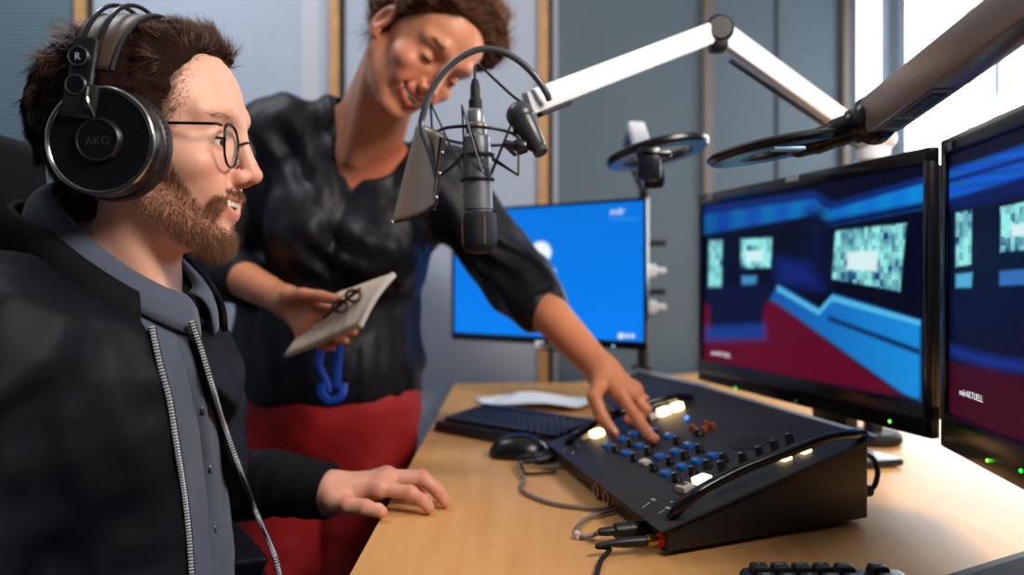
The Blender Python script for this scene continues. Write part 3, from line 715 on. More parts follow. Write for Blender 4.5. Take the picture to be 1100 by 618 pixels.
# ------------------------------------------------------------------ arms and lamps
def beam(mb, p0, p1, w, h, hint=(0,0,1), bev=0.004):
    p0 = Vector(p0); p1 = Vector(p1); z = (p1-p0).normalized(); x = z.cross(Vector(hint)).normalized(); y = z.cross(x)
    return mb.box((p0+p1)/2, (w, h, (p1-p0).length), Matrix((x, y, z)).transposed(), bev)
E1 = P(771,33,1.14); E0 = P(566,112,0.97); E2 = P(922,142,1.37)
arm = thing('microphone_boom', 'white two-section microphone arm crossing above the blue monitor', 'microphone arm', tuple(P(935,150,1.40)-Vector((0,0,P(935,150,1.40).z-DZ))))
dr = (E1-E0).normalized()
beam(MB(), E0, E1-dr*0.012, 0.016, 0.030).build('front_section', m_alu, arm)
beam(MB(), E0+dr*0.02-Vector((0,0,0.019)), E0+dr*0.07-Vector((0,0,0.019)), 0.012, 0.006, bev=0.001).build('cable_clip', m_blackmat, arm)
dr2 = (E2-E1).normalized()
beam(MB(), E1+dr2*0.012, E2, 0.016, 0.036).build('rear_section', m_alu, arm)
beam(MB(), E1+dr2*0.03-Vector((0,0,0.030)), E2-Vector((0,0,0.028)), 0.006, 0.006, bev=0.001).build('tension_rod', m_dsteel, arm)
MB().cyl(E1+Vector((0,-0.018,0)), E1+Vector((0,0.018,0)), 0.0205, bev=0.005).box(E1+Vector((0,0,-0.006)), (0.026,0.03,0.05), bevel=0.006).build('elbow_joint', mat('joint_plastic', rgb(13,15,22), 0.4), arm)
bs = P(938,150,1.40)
MB().cyl(Vector((bs.x,bs.y,DZ)), Vector((bs.x,bs.y,bs.z-0.02)), 0.016).build('pole', m_dsteel, arm)
MB().ball(bs+Vector((0,0,0.002)), (0.040,0.035,0.026), 20).cyl(bs-Vector((0,0,0.04)), bs-Vector((0,0,0.01)), 0.028, bev=0.004).build('base_joint', m_alu, arm)
MB().cyl(Vector((bs.x,bs.y,DZ)), Vector((bs.x,bs.y,DZ+0.022)), 0.048, bev=0.006).build('base_plate', m_blackmat, arm)
# swivel at the microphone end
s0 = P(559,124,0.96); s1 = P(579,160,0.945)
MB().ball(s0, (0.0175,0.018,0.0170), 20).cyl(s0, s1, 0.0155, 0.0105, bev=0.003).cyl(s1, s1+(s1-s0).normalized()*0.007, 0.009, bev=0.001).build('swivel_joint', mat('swivel_grey', rgb(52,56,62), 0.35), arm)
k0 = P(556,158,0.945); MB().cyl(k0+Vector((-0.016,0,0.004)), k0, 0.005).cyl(k0, k0+Vector((0.012,-0.004,0.0)), 0.010, 0.008, bev=0.002).build('thumb_screw', m_dsteel, arm)

# microphone hanging head down
mic_t = P(511,117,0.98); mic_b = P(515,271,0.98); ax = (mic_b-mic_t).normalized()
mic = thing('microphone', 'grey studio condenser microphone hanging head down in the spider mount', 'microphone', tuple(mic_t))
m_mic = mat('mic_grey', rgb(122,128,136), 0.36, 0.5)
Lm = (mic_b-mic_t).length
MB().lathe(mic_t, ax, [(0.008,0.0),(0.0105,0.003),(0.0105,0.018),(0.013,0.020),(0.0130,0.032),(0.0172,0.036),(0.0176,0.05),(0.0182,Lm*0.68),(0.0182,Lm*0.70),(0.0165,Lm*0.71),(0.0165,Lm*0.72)], 36).build('body', m_mic, mic)
MB().lathe(mic_t, ax, [(0.0100,0.0205),(0.0135,0.0215),(0.0135,0.026),(0.0100,0.027)], 30).build('gold_ring', mat('gold', rgb(206,160,70), 0.3, 0.9), mic)
gm = mat('mic_grille', rgb(40,43,48), 0.4, 0.7, bump=(1400, 0.9, 0.001))
MB().lathe(mic_t, ax, [(0.0160,Lm*0.72),(0.0215,Lm*0.735),(0.0225,Lm*0.76),(0.0225,Lm*0.93),(0.0205,Lm*0.975),(0.015,Lm),(0.006,Lm*1.01)], 36).build('grille', gm, mic)
b = MB()
for a_ in (-1.2, 0.5, 2.0, 3.7):
    o_ = Vector((math.cos(a_)*0.0228, math.sin(a_)*0.0228, 0)); b.tube([mic_t+ax*Lm*0.74+o_, mic_t+ax*Lm*0.95+o_*0.97], 0.0012, 6)
b.build('grille_rib', m_steel, mic)
cb = mic_t-ax*0.001
MB().lathe(cb, -ax, [(0.0085,0),(0.0085,0.010),(0.0065,0.012),(0.0060,0.028),(0.0035,0.036)], 18).build('cable_plug', m_blackmat, mic)
MB().tube([cb-ax*0.036, cb-ax*0.046, P(511,70,0.985), P(517,72,0.985), P(532,86,0.98), P(553,105,0.972), P(566,112,0.965)], 0.0017, 8, sm=6).build('cord', m_blackmat, mic)

# spider shock mount: two rings, cage rods and elastic
sm_ = thing('shock_mount', 'black wire spider mount gripping the grey microphone', 'shock mount', tuple(P(510,150,0.98)))
m_wire = mat('mount_wire', rgb(46,48,52), 0.4, 0.5)
cen = P(510,150,0.98); r1 = mic_t+ax*0.058
ringU = cen+Vector((0.006,0,0.030)); ringL = cen+Vector((0.004,0,-0.038))
wb2 = MB(); wb2.torus(r1, ax, 0.0195, 0.0026, 32, 8); wb2.build('inner_ring', m_wire, sm_); MB().torus(r1+ax*0.03, ax, 0.0195, 0.0022, 32, 8).build('inner_ring', m_wire, sm_)
wb2 = MB(); wb2.torus(cen+Vector((0.004,0,0.004)), (0.06,0.05,1), 0.050, 0.0021, 48, 8); wb2.build('outer_ring', m_wire, sm_)
tips_u = [cen+Vector((0.058*math.cos(a), 0.058*math.sin(a), 0.040+0.010*math.cos(a*2))) for a in (0.25, 1.8, 2.9, 4.5)]
tips_l = [cen+Vector((0.054*math.cos(a), 0.054*math.sin(a), -0.044+0.006*math.sin(a*2))) for a in (-0.1, 1.2, 2.8, 4.9)]
for i in range(4):
    MB().tube([tips_u[i], tips_l[i]], 0.0016, 6).build('cage_rod', m_wire, sm_)
elast = mat('elastic_cord', rgb(30,31,34), 0.7)
for i in range(4):
    a_ = (i+0.5)*math.pi/2; pr = r1+Vector((0.0195*math.cos(a_), 0.0195*math.sin(a_), 0)); pr2 = pr+ax*0.03
    b = MB()
    b.tube([tips_u[i], pr2, tips_u[(i+1) % 4]], 0.0013, 6); b.tube([tips_l[i], pr, tips_l[(i+1) % 4]], 0.0013, 6)
    b.build('elastic', elast, sm_)
MB().tube([cen+Vector((0.052,0,0.004)), P(552,120,0.97), P(560,118,0.965)], 0.004, 8).tube([cen+Vector((0.05,-0.01,-0.02)), k0+Vector((-0.014,0,0.002))], 0.003, 8).build('bracket', m_wire, sm_)

# pop screen on its hoop
pf = thing('pop_filter', 'tilted perforated grey pop screen on a thin hoop in front of the woman', 'pop filter', tuple(P(450,190,0.95)))
TLp, TRp, BRp, BLp = P(449,133,0.97), P(478,146,0.915), P(468,220,0.915), P(422,239,0.97)
nxp, nyp = 14, 20; V = []
nrmp = (TRp-TLp).cross(BLp-TLp).normalized()
for j in range(nyp):
    t = j/(nyp-1); a_ = TLp.lerp(BLp, t); c_ = TRp.lerp(BRp, t)
    for i in range(nxp):
        s = i/(nxp-1); V.append(a_.lerp(c_, s)+nrmp*0.008*math.sin(math.pi*s))
F = [(j*nxp+i, j*nxp+i+1, (j+1)*nxp+i+1, (j+1)*nxp+i) for j in range(nyp-1) for i in range(nxp-1)]
pm = mat('perforated_metal', rgb(186,176,160), 0.40, 0.35)
nt = pm.node_tree; tc = nt.nodes.new('ShaderNodeTexCoord'); vo = nt.nodes.new('ShaderNodeTexVoronoi'); vo.inputs['Scale'].default_value = 900; bp = nt.nodes.new('ShaderNodeBump'); bp.inputs['Strength'].default_value = 0.25; bp.inputs['Distance'].default_value = 0.0005
nt.links.new(tc.outputs['Object'], vo.inputs['Vector']); nt.links.new(vo.outputs['Distance'], bp.inputs['Height']); nt.links.new(bp.outputs['Normal'], nt.nodes['Principled BSDF'].inputs['Normal'])
o = mesh_obj('screen_sheet', V, F, pm, pf, 180); md = o.modifiers.new('thickness', 'SOLIDIFY'); md.thickness = 0.0022
edge = [Vector(V[i]) for i in range(nxp)]+[Vector(V[j*nxp+nxp-1]) for j in range(1, nyp)]+[Vector(V[(nyp-1)*nxp+i]) for i in range(nxp-2, -1, -1)]+[Vector(V[j*nxp]) for j in range(nyp-2, 0, -1)]
MB().tube(edge, 0.0018, 6, True).build('frame', m_wire, pf)
for t in (0.25, 0.55, 0.9):
    o_ = TRp.lerp(BRp, t); MB().ball(o_-Vector((0,0.002,0)), 0.0024, 10).build('stud', m_steel, pf)
MB().ball(BLp-Vector((0,0.002,0)), 0.0026, 10).build('stud', m_steel, pf)
MB().tube([P(470,190,0.925), P(463,165,0.94), P(453,137,0.955), P(456,118,0.955), P(464,96,0.955), P(478,76,0.955), P(496,61,0.955), P(516,53,0.955), P(537,55,0.955), P(557,65,0.955), P(575,82,0.955), P(587,100,0.96), P(590,107,0.965)], [0.0042], 10, sm=6).build('hoop', mat('hoop_grey', rgb(88,92,98), 0.35, 0.4), pf)
MB().tube([P(474,148,0.92), P(466,226,0.92)], 0.0026, 8).build('side_rod', m_wire, pf)

# ring-head desk lamps
m_lampu = mat('lamp_black', rgb(16,17,20), 0.3)
m_diff = mat('diffuser_screen_tint', rgb(110,170,220), 0.3)  # white diffuser tinted blue to stand in for the reflected screens
def ring_head(root, c, n, R_, hole, hd, th=0.012):
    n = Vector(n).normalized(); hd = Vector(hd); hd = (hd-n*hd.dot(n)).normalized(); e = n.cross(hd); N = 48; b = MB(); V = []; F = []
    prof = [(R_-0.004, 0), (R_, 0.004), (R_, th-0.003), (R_-0.004, th), (hole+0.003, th), (hole, th-0.003), (hole, 0.003), (hole+0.003, 0)]; k = len(prof)
    c = Vector(c)-n*th/2
    for i in range(N):
        a = 2*math.pi*i/N; d = hd*math.cos(a)+e*math.sin(a)
        for r_, h_ in prof: V.append(c+d*r_+n*h_)
    for i in range(N):
        for j in range(k): F.append((i*k+j, ((i+1) % N)*k+j, ((i+1) % N)*k+(j+1) % k, i*k+(j+1) % k))
    b.add(V, F); b.build('ring_head', m_lampu, root)
    V = []; F = []
    for i in range(N):
        a = 2*math.pi*i/N; d = hd*math.cos(a)+e*math.sin(a)
        for r_, h_ in ((R_-0.006, -0.0008), (R_-0.006, 0.0006), (hole+0.005, 0.0006), (hole+0.005, -0.0008)): V.append(c+d*r_+n*h_)
    for i in range(N):
        for j in range(4): F.append((i*4+j, ((i+1) % N)*4+j, ((i+1) % N)*4+(j+1) % 4, i*4+(j+1) % 4))
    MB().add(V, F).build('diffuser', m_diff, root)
    return e
lmp = thing('desk_lamp', 'near ring-head desk lamp on a thick aluminium arm at the top right', 'desk lamp', tuple(P(1130,-40,0.62)))
Jn = P(940,128,0.84); Tn = P(1140,-22,0.60); dn = (Tn-Jn).normalized()
LN = Vector((0.05,-0.16,1)).normalized()
hc = P(832,160,0.90)
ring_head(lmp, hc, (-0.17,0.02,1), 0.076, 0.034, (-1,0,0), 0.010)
MB().box(hc+Vector((-0.006,-0.060,-0.010)), (0.034,0.016,0.004), bevel=0.0015).build('light_sensor', mat('sensor_pale', rgb(160,205,235), 0.3), lmp)
MB().tube([P(858,157,0.872), P(880,151,0.865), P(905,141,0.855), P(925,133,0.85)], [0.013,0.0145,0.016,0.019], 16, sm=6).ball(P(858,157,0.872), 0.013, 14).build('neck', m_lampu, lmp)
MB().ball(P(937,128,0.842), (0.024,0.024,0.026), 20).cyl(Jn-dn*0.012, Jn+dn*0.010, 0.026, 0.024, bev=0.003).build('joint', m_lampu, lmp)
ar = MB(); a0 = Jn+dn*0.008
zx = dn; hx = Vector((0,1,0)); xx = zx.cross(hx).normalized(); yy = zx.cross(xx)
Rl = Matrix((xx, yy, zx)).transposed()
Rl = Rl @ Matrix.Rotation(math.radians(32), 3, 'Z')
ar.box((a0+Tn)/2, (0.038, 0.038, (Tn-a0).length), Rl, 0.0025).build('arm', mat('lamp_arm_alu', rgb(160,142,128), 0.34, 0.5), lmp)  # grey aluminium tinted tan to carry the warm light on its side
o = a0+dn*0.012
for s0, s1, w_, mm in ((0.0, 0.088, 0.024, mat('label_strip', rgb(120,130,150), 0.5)), (0.004, 0.022, 0.018, mat('label_navy', rgb(20,26,50), 0.5)), (0.030, 0.080, 0.016, mat('label_navy', rgb(20,26,50), 0.5))):
    pc = o+dn*((s0+s1)/2)-Rl.col[0]*0.0 
    for fx in (Rl.col[0], -Rl.col[0], Rl.col[1], -Rl.col[1]):
        if fx.z < -0.2 and fx.y < 0.2:
            ez_ = dn; ex_ = fx.cross(ez_)
            MB().box(pc+fx*(0.0193+0.0004*(1 if w_ == 0.024 else (2 if s0 < 0.01 else 3))), (w_, 0.0005, s1-s0), Matrix((ex_, fx, ez_)).transposed()).build('label_strip', mm, lmp)
            if s0 == 0.030:
                for k in range(9): MB().box(pc+fx*0.0209+dn*(k-4)*0.0052+ex_*0.002, (0.008 if k % 3 else 0.011, 0.0005, 0.0022), Matrix((ex_, fx, ez_)).transposed()).build('label_mark', mat('label_strip', rgb(120,130,150), 0.5), lmp)
            break
lm2 = thing('desk_lamp', 'far ring-head desk lamp floating above the right end of the blue monitor', 'desk lamp', tuple(P(700,190,1.22)))
hc2 = P(706,164,1.22)
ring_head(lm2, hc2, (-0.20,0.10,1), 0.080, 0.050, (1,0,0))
MB().box(P(697,176,1.15), (0.034,0.02,0.05), bevel=0.006).box(P(702,166,1.15), (0.05,0.02,0.012), bevel=0.004).build('head_bracket', mat('bracket_blue_black', rgb(22,26,36), 0.22), lm2)
MB().cyl(P(690,192,1.19), P(712,190,1.19), 0.017, bev=0.003).build('joint', m_lampu, lm2)
beam(MB(), P(700,188,1.22), P(683,135,1.42), 0.030, 0.018, hint=(0,1,0)).build('arm', m_alu, lm2)
MB().tube([P(683,136,1.42), P(676,160,1.55), Vector((pole_xy.x-0.002, pole_xy.y-0.03, 1.24)), Vector((pole_xy.x, pole_xy.y, 1.232))], [0.012], 12, sm=6).build('pole_joint', m_dsteel, lm2)

# ------------------------------------------------------------------ people: shared anatomy
def both(q):
    m = q.copy(); m[:, 1] = np.abs(m[:, 1]); return m
def head_sdf(q, fem=False, nose=0.0, fold=0.0014, slit=(-0.30, 0.16), mouth=0.0042, mw=0.024, smile=0.004):
    """head in its own frame: x forward, y to its left, z up, origin midway between the ear canals"""
    m = both(q)
    f = ell(q, (-0.012,0,0.044), (0.096,0.076,0.086))
    f = smin(f, ell(q, (0.022,0,0.056), (0.0665,0.0655,0.062)), 0.03)
    f = smin(f, ell(q, (0.030,0,-0.012), (0.056,0.058,0.074)), 0.025)
    jw = 0.048 if fem else 0.053
    f = smin(f, ell(q, (0.026,0,-0.052), (0.050,jw,0.044)), 0.022)
    f = smin(f, cap(m, (0.000,jw+0.002,-0.040), (0.060,0.018,-0.083), 0.014, 0.012), 0.022)
    f = smin(f, ell(q, (0.067,0,-0.084), (0.016,0.021,0.0165)), 0.014)
    f = smin(f, ell(m, (0.056,0.044,-0.012), (0.024,0.020,0.018)), 0.018)          # cheekbone
    f = smin(f, ell(m, (0.066,0.030,-0.034), (0.018,0.016,0.017)), 0.014)          # smiling cheek
    f = smin(f, chain(m, [(0.0855,0.006,0.040),(0.084,0.026,0.045),(0.066,0.050,0.040)], [0.0095,0.0095,0.009]), 0.012)
    f = smax(f, -ell(m, (0.0965,0.033,0.0155), (0.0195,0.0190,0.0125)), 0.010)        # eye sockets
    f = smin(f, ell(q, (0.068,0,-0.047), (0.0225,0.030,0.022)), 0.014)              # muzzle
    # nose
    tipx = (0.1045 if fem else 0.1055)+nose
    f = smin(f, chain(q, [(0.0895,0,0.036),(0.0925+nose*0.3,0,0.020),(tipx-0.0055,0,-0.006),(tipx-0.001,0,-0.0165)], [0.0070,0.0064,0.0078,0.0098]), 0.008)
    f = smin(f, ell(m, (0.0925,0.0120,-0.0205), (0.0105,0.0072,0.0082)), 0.006)
    f = smax(f, -ell(m, (0.0985,0.0062,-0.0285), (0.0060,0.0036,0.0045)), 0.003)
    # mouth: slit, lips
    zc = -0.0500
    ms = zc+smile*(m[:, 1]/mw)**2
    sl = smax(np.abs(q[:, 2]-ms)-mouth*np.sqrt(np.clip(1-(m[:, 1]/mw)**2, 0, 1)), smax(m[:, 1]-mw, 0.072-q[:, 0], 0.002), 0.002)
    f = smax(f, -sl, 0.004)
    f = smin(f, chain(m, [(0.0895,0,zc+mouth+0.0038),(0.0868,0.010,zc+mouth+0.0034+smile*0.2),(0.0765,mw,zc+smile)], [0.0046,0.0044,0.0026]), 0.004)
    f = smin(f, chain(m, [(0.0835,0,zc-mouth-0.0048),(0.0812,0.011,zc-mouth-0.0040+smile*0.3),(0.0760,mw,zc+smile)], [0.0060,0.0052,0.0026]), 0.004)
    gv = chain(m, [(0.089,0.0175,-0.020),(0.080,0.0300,-0.037),(0.070,0.0350,-0.054),(0.066,0.033,-0.064)], [0.0]*4, 0.004)
    f = f+fold*np.exp(-(np.maximum(gv, 0)/0.0045)**2)
    # eyelids around the eyeballs
    e = m-A((0.0718,0.0325,0.0150)); lid = nrm(e)-0.0134
    ang = np.arctan2(e[:, 2], np.maximum(e[:, 0], 1e-5))
    tp_ = np.sqrt(np.clip(1-(e[:, 1]/0.0112)**2, 0, 1)); mid_ = 0.5*(slit[0]+slit[1])
    wedge = smax((np.abs(ang-mid_)-0.5*(slit[1]-slit[0])*tp_)*0.0134, -(e[:, 0]-0.002), 0.001)
    wedge = smax(wedge, np.abs(e[:, 1])-0.0108, 0.002)
    f = smin(f, smax(lid, -wedge, 0.0008), 0.004)
    # ears
    er = np.array([[0.96,0.0,0.28],[0.0,1.0,0.0],[-0.28,0.0,0.96]])
    ear = ell(m, (-0.012,0.080,0.004), (0.0185,0.0085,0.031), er)
    ear = smin(ear, ell(m, (-0.004,0.078,-0.022), (0.009,0.006,0.011)), 0.006)
    ear = smax(ear, -ell(m, (-0.006,0.090,0.004), (0.011,0.0095,0.019), er), 0.004)
    f = smin(f, ear, 0.006)
    return f
def head_col(q, base, red, lipc, mouth=0.0042, mw=0.024, smile=0.004):
    m = both(q); c = np.tile(A(base), (len(q), 1))
    def mix(c, col, a): return c*(1-a[:, None])+A(col)*a[:, None]
    n = noise(q, 60)*0.5+noise(q, 160)*0.3
    c = mix(c, red, np.clip(0.55*np.exp(-(nrm((m-A((0.072,0.042,-0.020)))*A((1,1,1.2)))/0.022)**2)+0.15*n, 0, 1))
    c = mix(c, red, 0.55*np.exp(-(nrm(q-A((0.105,0,-0.018)))/0.014)**2))
    c = mix(c, red, 0.6*sst(m[:, 1], 0.074, 0.084))
    zc = -0.0500; a = np.abs(m[:, 1])/mw
    up_ = np.exp(-(((q[:, 2]-(zc+mouth+0.0035+smile*a*a))/0.0042)**2))*(a < 1.0); lo_ = np.exp(-(((q[:, 2]-(zc-mouth-0.005+smile*a*a))/0.0052)**2))*(a < 1.0)
    c = mix(c, lipc, np.clip(np.maximum(up_, lo_), 0, 1)*(q[:, 0] > 0.070)*0.9)
    inside = (np.abs(q[:, 2]-(zc+smile*a*a)) < mouth*1.0)*(a < 0.95)*(q[:, 0] > 0.06)*(q[:, 0] < 0.0835)
    c = mix(c, (0.10, 0.02, 0.02), inside*0.9)
    return c
def finger(p, pts, r): return chain(p, pts, r, 0.003)
def hand_sdf(p, wrist, fingers, thumb, rw=0.024, rf=0.0088, fore=None, rfore=0.03):
    f = None
    for pts in fingers:
        c = cap(p, wrist, pts[0], rw*0.62, rf*1.32); f = c if f is None else smin(f, c, 0.014)
    for i in range(len(fingers)-1):
        f = smin(f, cap(p, fingers[i][0], fingers[i+1][0], rf*1.18), 0.010)
    f = smin(f, cap(p, wrist, thumb[0], rw*0.62, rf*1.5), 0.014)
    f = smin(f, cap(p, thumb[0], A(fingers[0][0])*0.6+A(wrist)*0.4, rf*1.2, rf*1.0), 0.012)
    for i, pts in enumerate(fingers):
        s = (1.0, 1.03, 0.98, 0.86)[i]
        g = chain(p, pts, [rf*1.12*s, rf*1.02*s, rf*0.93*s, rf*0.78*s], 0.0025)
        for j in (1, 2): g = smin(g, sph(p, pts[j], rf*1.06*s*(1 if j == 1 else 0.93)), 0.003)
        f = smin(f, g, 0.0035)
    f = smin(f, chain(p, thumb, [rf*1.5, rf*1.22, rf*1.14, rf*0.92], 0.003), 0.005)
    if fore is not None:
        f = smin(f, cap(p, fore, wrist, rfore, rw*0.92), 0.018)
    return f
def nails(parent, tips, m):
    b = MB()
    for t, d, nn in tips:
        d = Vector(d).normalized(); nn = Vector(nn); nn = (nn-d*nn.dot(d)).normalized()
        b.ball(Vector(t), (0.0058, 0.0046, 0.0014), 12, Matrix((d, nn.cross(d), nn)).transposed())
    return b

def skin_mat(name, rough=0.46):
    m = mat(name, (0.5,0.3,0.2), rough, sss=0.12, attr=True, bump=(900, 0.28, 0.0006), spec=0.4); return m
m_white_t = mat('tooth', rgb(238,232,222), 0.25)

# ------------------------------------------------------------------ seated man
MC_ = A((-0.375, 0.82, 1.155))
_my = math.radians(4.0); MR = np.array([[math.cos(_my),-math.sin(_my),0],[math.sin(_my),math.cos(_my),0],[0,0,1]])
def mL(p): return (p-MC_) @ MR
def mW(q): return q @ MR.T+MC_
man = thing('person', 'bearded man in black zip jacket and grey shirt, seated at the desk wearing headphones', 'person', (-0.43,0.83,0.0))
MAN_KW = dict(mouth=0.0055, mw=0.026, smile=0.008)
def man_head(p):
    q = mL(p)
    f = head_sdf(q, slit=(-0.52, 0.06), **MAN_KW)
    nk = cap(p, MC_+A((-0.022,0,-0.02)), (-0.415,0.832,0.985), 0.049, 0.055)
    nk = smin(nk, cap(p, MC_+A((-0.012,0.045,-0.035)), (-0.365,0.84,1.00), 0.014, 0.012), 0.02)
    nk = smin(nk, cap(p, MC_+A((-0.012,-0.045,-0.035)), (-0.365,0.81,1.00), 0.014, 0.012), 0.02)
    f = smin(f, nk, 0.016)
    return f
def cheek(x): return np.interp(x, [-0.01,0.018,0.034,0.047,0.060,0.0735,0.085,0.095], [0.045,0.040,0.012,-0.018,-0.045,-0.067,-0.077,-0.078])
def jawl(x): return np.interp(x, [-0.02,0.0,0.03,0.0645,0.09], [-0.042,-0.047,-0.073,-0.108,-0.112])
def beard_mask(q):
    m = both(q)
    b = sst(cheek(q[:, 0])-q[:, 2], -0.004, 0.006)*sst(q[:, 2]-jawl(q[:, 0]), -0.004, 0.005)*sst(q[:, 0], 0.004, 0.014)
    mo = sst(q[:, 0], 0.068, 0.075)*sst(-0.0335-q[:, 2], -0.002, 0.002)*sst(q[:, 2]+0.0420-0.006*np.clip(m[:, 1]/0.024, 0, 1.2)**2*0.5, -0.001, 0.002)*sst(0.033-m[:, 1], 0, 0.006)
    co = sst(0.010-np.abs(m[:, 1]-0.034), 0, 0.004)*sst(-0.040-q[:, 2], 0, 0.004)*sst(q[:, 0], 0.060, 0.066)
    soul = sst(0.008-m[:, 1], 0, 0.003)*sst(-0.066-q[:, 2], 0, 0.003)*sst(q[:, 0], 0.075, 0.080)*0.6
    return np.clip(np.maximum(np.maximum(b, mo), np.maximum(co, soul)), 0, 1)
def hairline(z): return np.interp(z, [-0.09,-0.02,0.0,0.027,0.045,0.06,0.082,0.105,0.12], [-0.045,-0.02,0.024,0.040,0.046,0.048,0.052,0.062,0.075])
def hair_mask(q): return sst(hairline(q[:, 2])-q[:, 0], -0.004, 0.006)*sst(q[:, 2]+0.070+0.3*(q[:, 0]+0.05), -0.008, 0.008)
v, F_ = mesh_sdf(man_head, (-0.52,0.71,0.965), (-0.24,0.93,1.305), 0.0017)
q = mL(v)
c = head_col(q, rgb(224,172,150), rgb(216,128,108), rgb(205,120,112), **MAN_KW)
bm_ = beard_mask(q)[:, None]; hm_ = (hair_mask(q)*(q[:, 2] > -0.08))[:, None]
c = c*(1-0.55*bm_)+A(rgb(140,90,66))*0.55*bm_; c = c*(1-0.8*hm_)+A(rgb(46,30,24))*0.8*hm_
# left hand on the desk edge
mw_ = (-0.230,1.000,0.760)
m_f = [[(-0.165,0.983,0.770),(-0.126,0.978,0.766),(-0.110,0.974,0.757),(-0.102,0.971,0.7488)],
       [(-0.157,1.003,0.776),(-0.112,1.003,0.776),(-0.093,1.000,0.761),(-0.085,0.998,0.7488)],
       [(-0.162,1.024,0.774),(-0.118,1.027,0.774),(-0.100,1.025,0.760),(-0.093,1.024,0.7486)],
       [(-0.174,1.042,0.768),(-0.139,1.049,0.766),(-0.125,1.049,0.756),(-0.117,1.048,0.7475)]]
m_t = [(-0.218,0.972,0.758),(-0.198,0.957,0.7565),(-0.177,0.951,0.7555),(-0.157,0.948,0.7510)]
def man_hand(p): return hand_sdf(p, mw_, m_f, m_t, 0.026, 0.0086, (-0.34,1.03,0.765), 0.034)
v2, F2 = mesh_sdf(man_hand, (-0.33,0.92,0.72), (-0.05,1.08,0.83), 0.0015)
c2_ = np.tile(A(rgb(218,160,136)), (len(v2), 1)); n_ = (noise(v2, 70)*0.5+0.5)[:, None]*0.4
kn = np.zeros(len(v2))
for pts in m_f+[m_t]:
    for j in (0, 1, 2): kn = np.maximum(kn, np.exp(-(nrm(v2-A(pts[j])-A((0,0,0.006)))/0.011)**2))
    kn = np.maximum(kn, 0.8*np.exp(-(nrm(v2-A(pts[3]))/0.012)**2))
kn = np.clip(kn*0.6, 0, 1)[:, None]; c2_ = c2_*(1-n_*0.3)+A(rgb(206,130,108))*n_*0.3; c2_ = c2_*(1-kn)+A(rgb(208,122,100))*kn
# trunk under the clothes
BX = A((0.9986,0.052,0)); RX = A((0.052,-0.9986,0)); Rb = np.stack([BX, -RX, A((0,0,1))], 1)
Rs, Ls = (-0.438,0.662,0.972), (-0.456,0.992,0.950)
def trunk(p, g=0.0):
    f = ell(p, (-0.430,0.83,0.895), (0.122+g,0.185+g,0.165+g), Rb)
    f = smin(f, ell(p, (-0.425,0.83,0.70), (0.128+g,0.165+g,0.20), Rb), 0.05)
    f = smin(f, cap(p, (-0.425,0.832,1.000), Rs, 0.062+g, 0.062+g), 0.04)
    f = smin(f, cap(p, (-0.425,0.832,1.000), Ls, 0.062+g, 0.062+g), 0.04)
    return f
def arms(p, g=0.0):
    a = chain(p, [Rs, (-0.46,0.60,0.74), (-0.24,0.62,0.655)], [0.060+g,0.050+g,0.036+g], 0.02)
    b = chain(p, [Ls, (-0.430,1.070,0.745), (-0.330,1.030,0.765)], [0.060+g,0.048+g,0.034+g], 0.02)
    return np.minimum(a, b)
def man_body(p):
    f = smin(trunk(p, -0.02), arms(p, -0.012), 0.03)
    f = smin(f, cap(p, (-0.425,0.832,0.96), (-0.41,0.83,1.03), 0.052), 0.02)
    return f
v3, F3 = mesh_sdf(man_body, (-0.62,0.5,0.50), (-0.18,1.16,1.075), 0.007)
c3_ = np.tile(A(rgb(214,158,136)), (len(v3), 1))
Vb, Fb, Cb = join([(v, F_, c), (v2, F2, c2_), (v3, F3, c3_)])
mesh_obj('body', Vb, Fb, skin_mat('man_skin'), man, 180, Cb)
nb = nails(man, [((-0.0990,0.9705,0.7550),(0.4,-0.1,-0.8),(0.9,-0.1,0.4)), ((-0.0820,0.9975,0.7550),(0.4,-0.1,-0.8),(0.9,0,0.4)), ((-0.1595,0.9475,0.7590),(1,-0.1,-0.25),(0.2,-0.35,0.9))], None)
nb.build('fingernails', mat('nail', rgb(226,170,156), 0.3), man, 60)
# eyes and teeth
m_eye = mat('eye_white', rgb(226,220,214), 0.15)
m_iris = mat('iris', rgb(58,46,40), 0.15)
def eyes(parent, toW, dirs):
    for s in (1, -1):
        c_ = A((0.0718, 0.0325*s, 0.0150)); o = toW(c_)
        e = MB().ball(o, 0.0126, 20).build('eye', m_eye, parent, 180)
        d = Vector(A(dirs)); d.normalize(); R = frame(d)
        MB().lathe(Vector(o)+d*0.0118, d, [(0.0055,-0.0010),(0.0050,0.0004),(0.002,0.0011)], 18).build('iris', m_iris, e, 180)
eyes(man, lambda c: Vector(mW(c)), (0.93,-0.02,-0.30))
def teeth(parent, toW, z0, w, h, x0=0.0835):
    b = MB()
    for k in range(-4, 5):
        a = k*w/4.5; x = x0-14*a*a; d = Vector((1, 0.0, 0)); 
        b.box(Vector((x, a, z0)), (0.006, w/4.5*0.94, h*(1.0 if abs(k) < 3 else 0.85)), Matrix.Rotation(-28*a*0.9, 3, 'Z'), 0.0012)
    b.v = [tuple(toW(A(p))) for p in b.v]
    return b.build('teeth', m_white_t, parent, 40)
teeth(man, mW, -0.0462, 0.023, 0.0080, 0.0858)

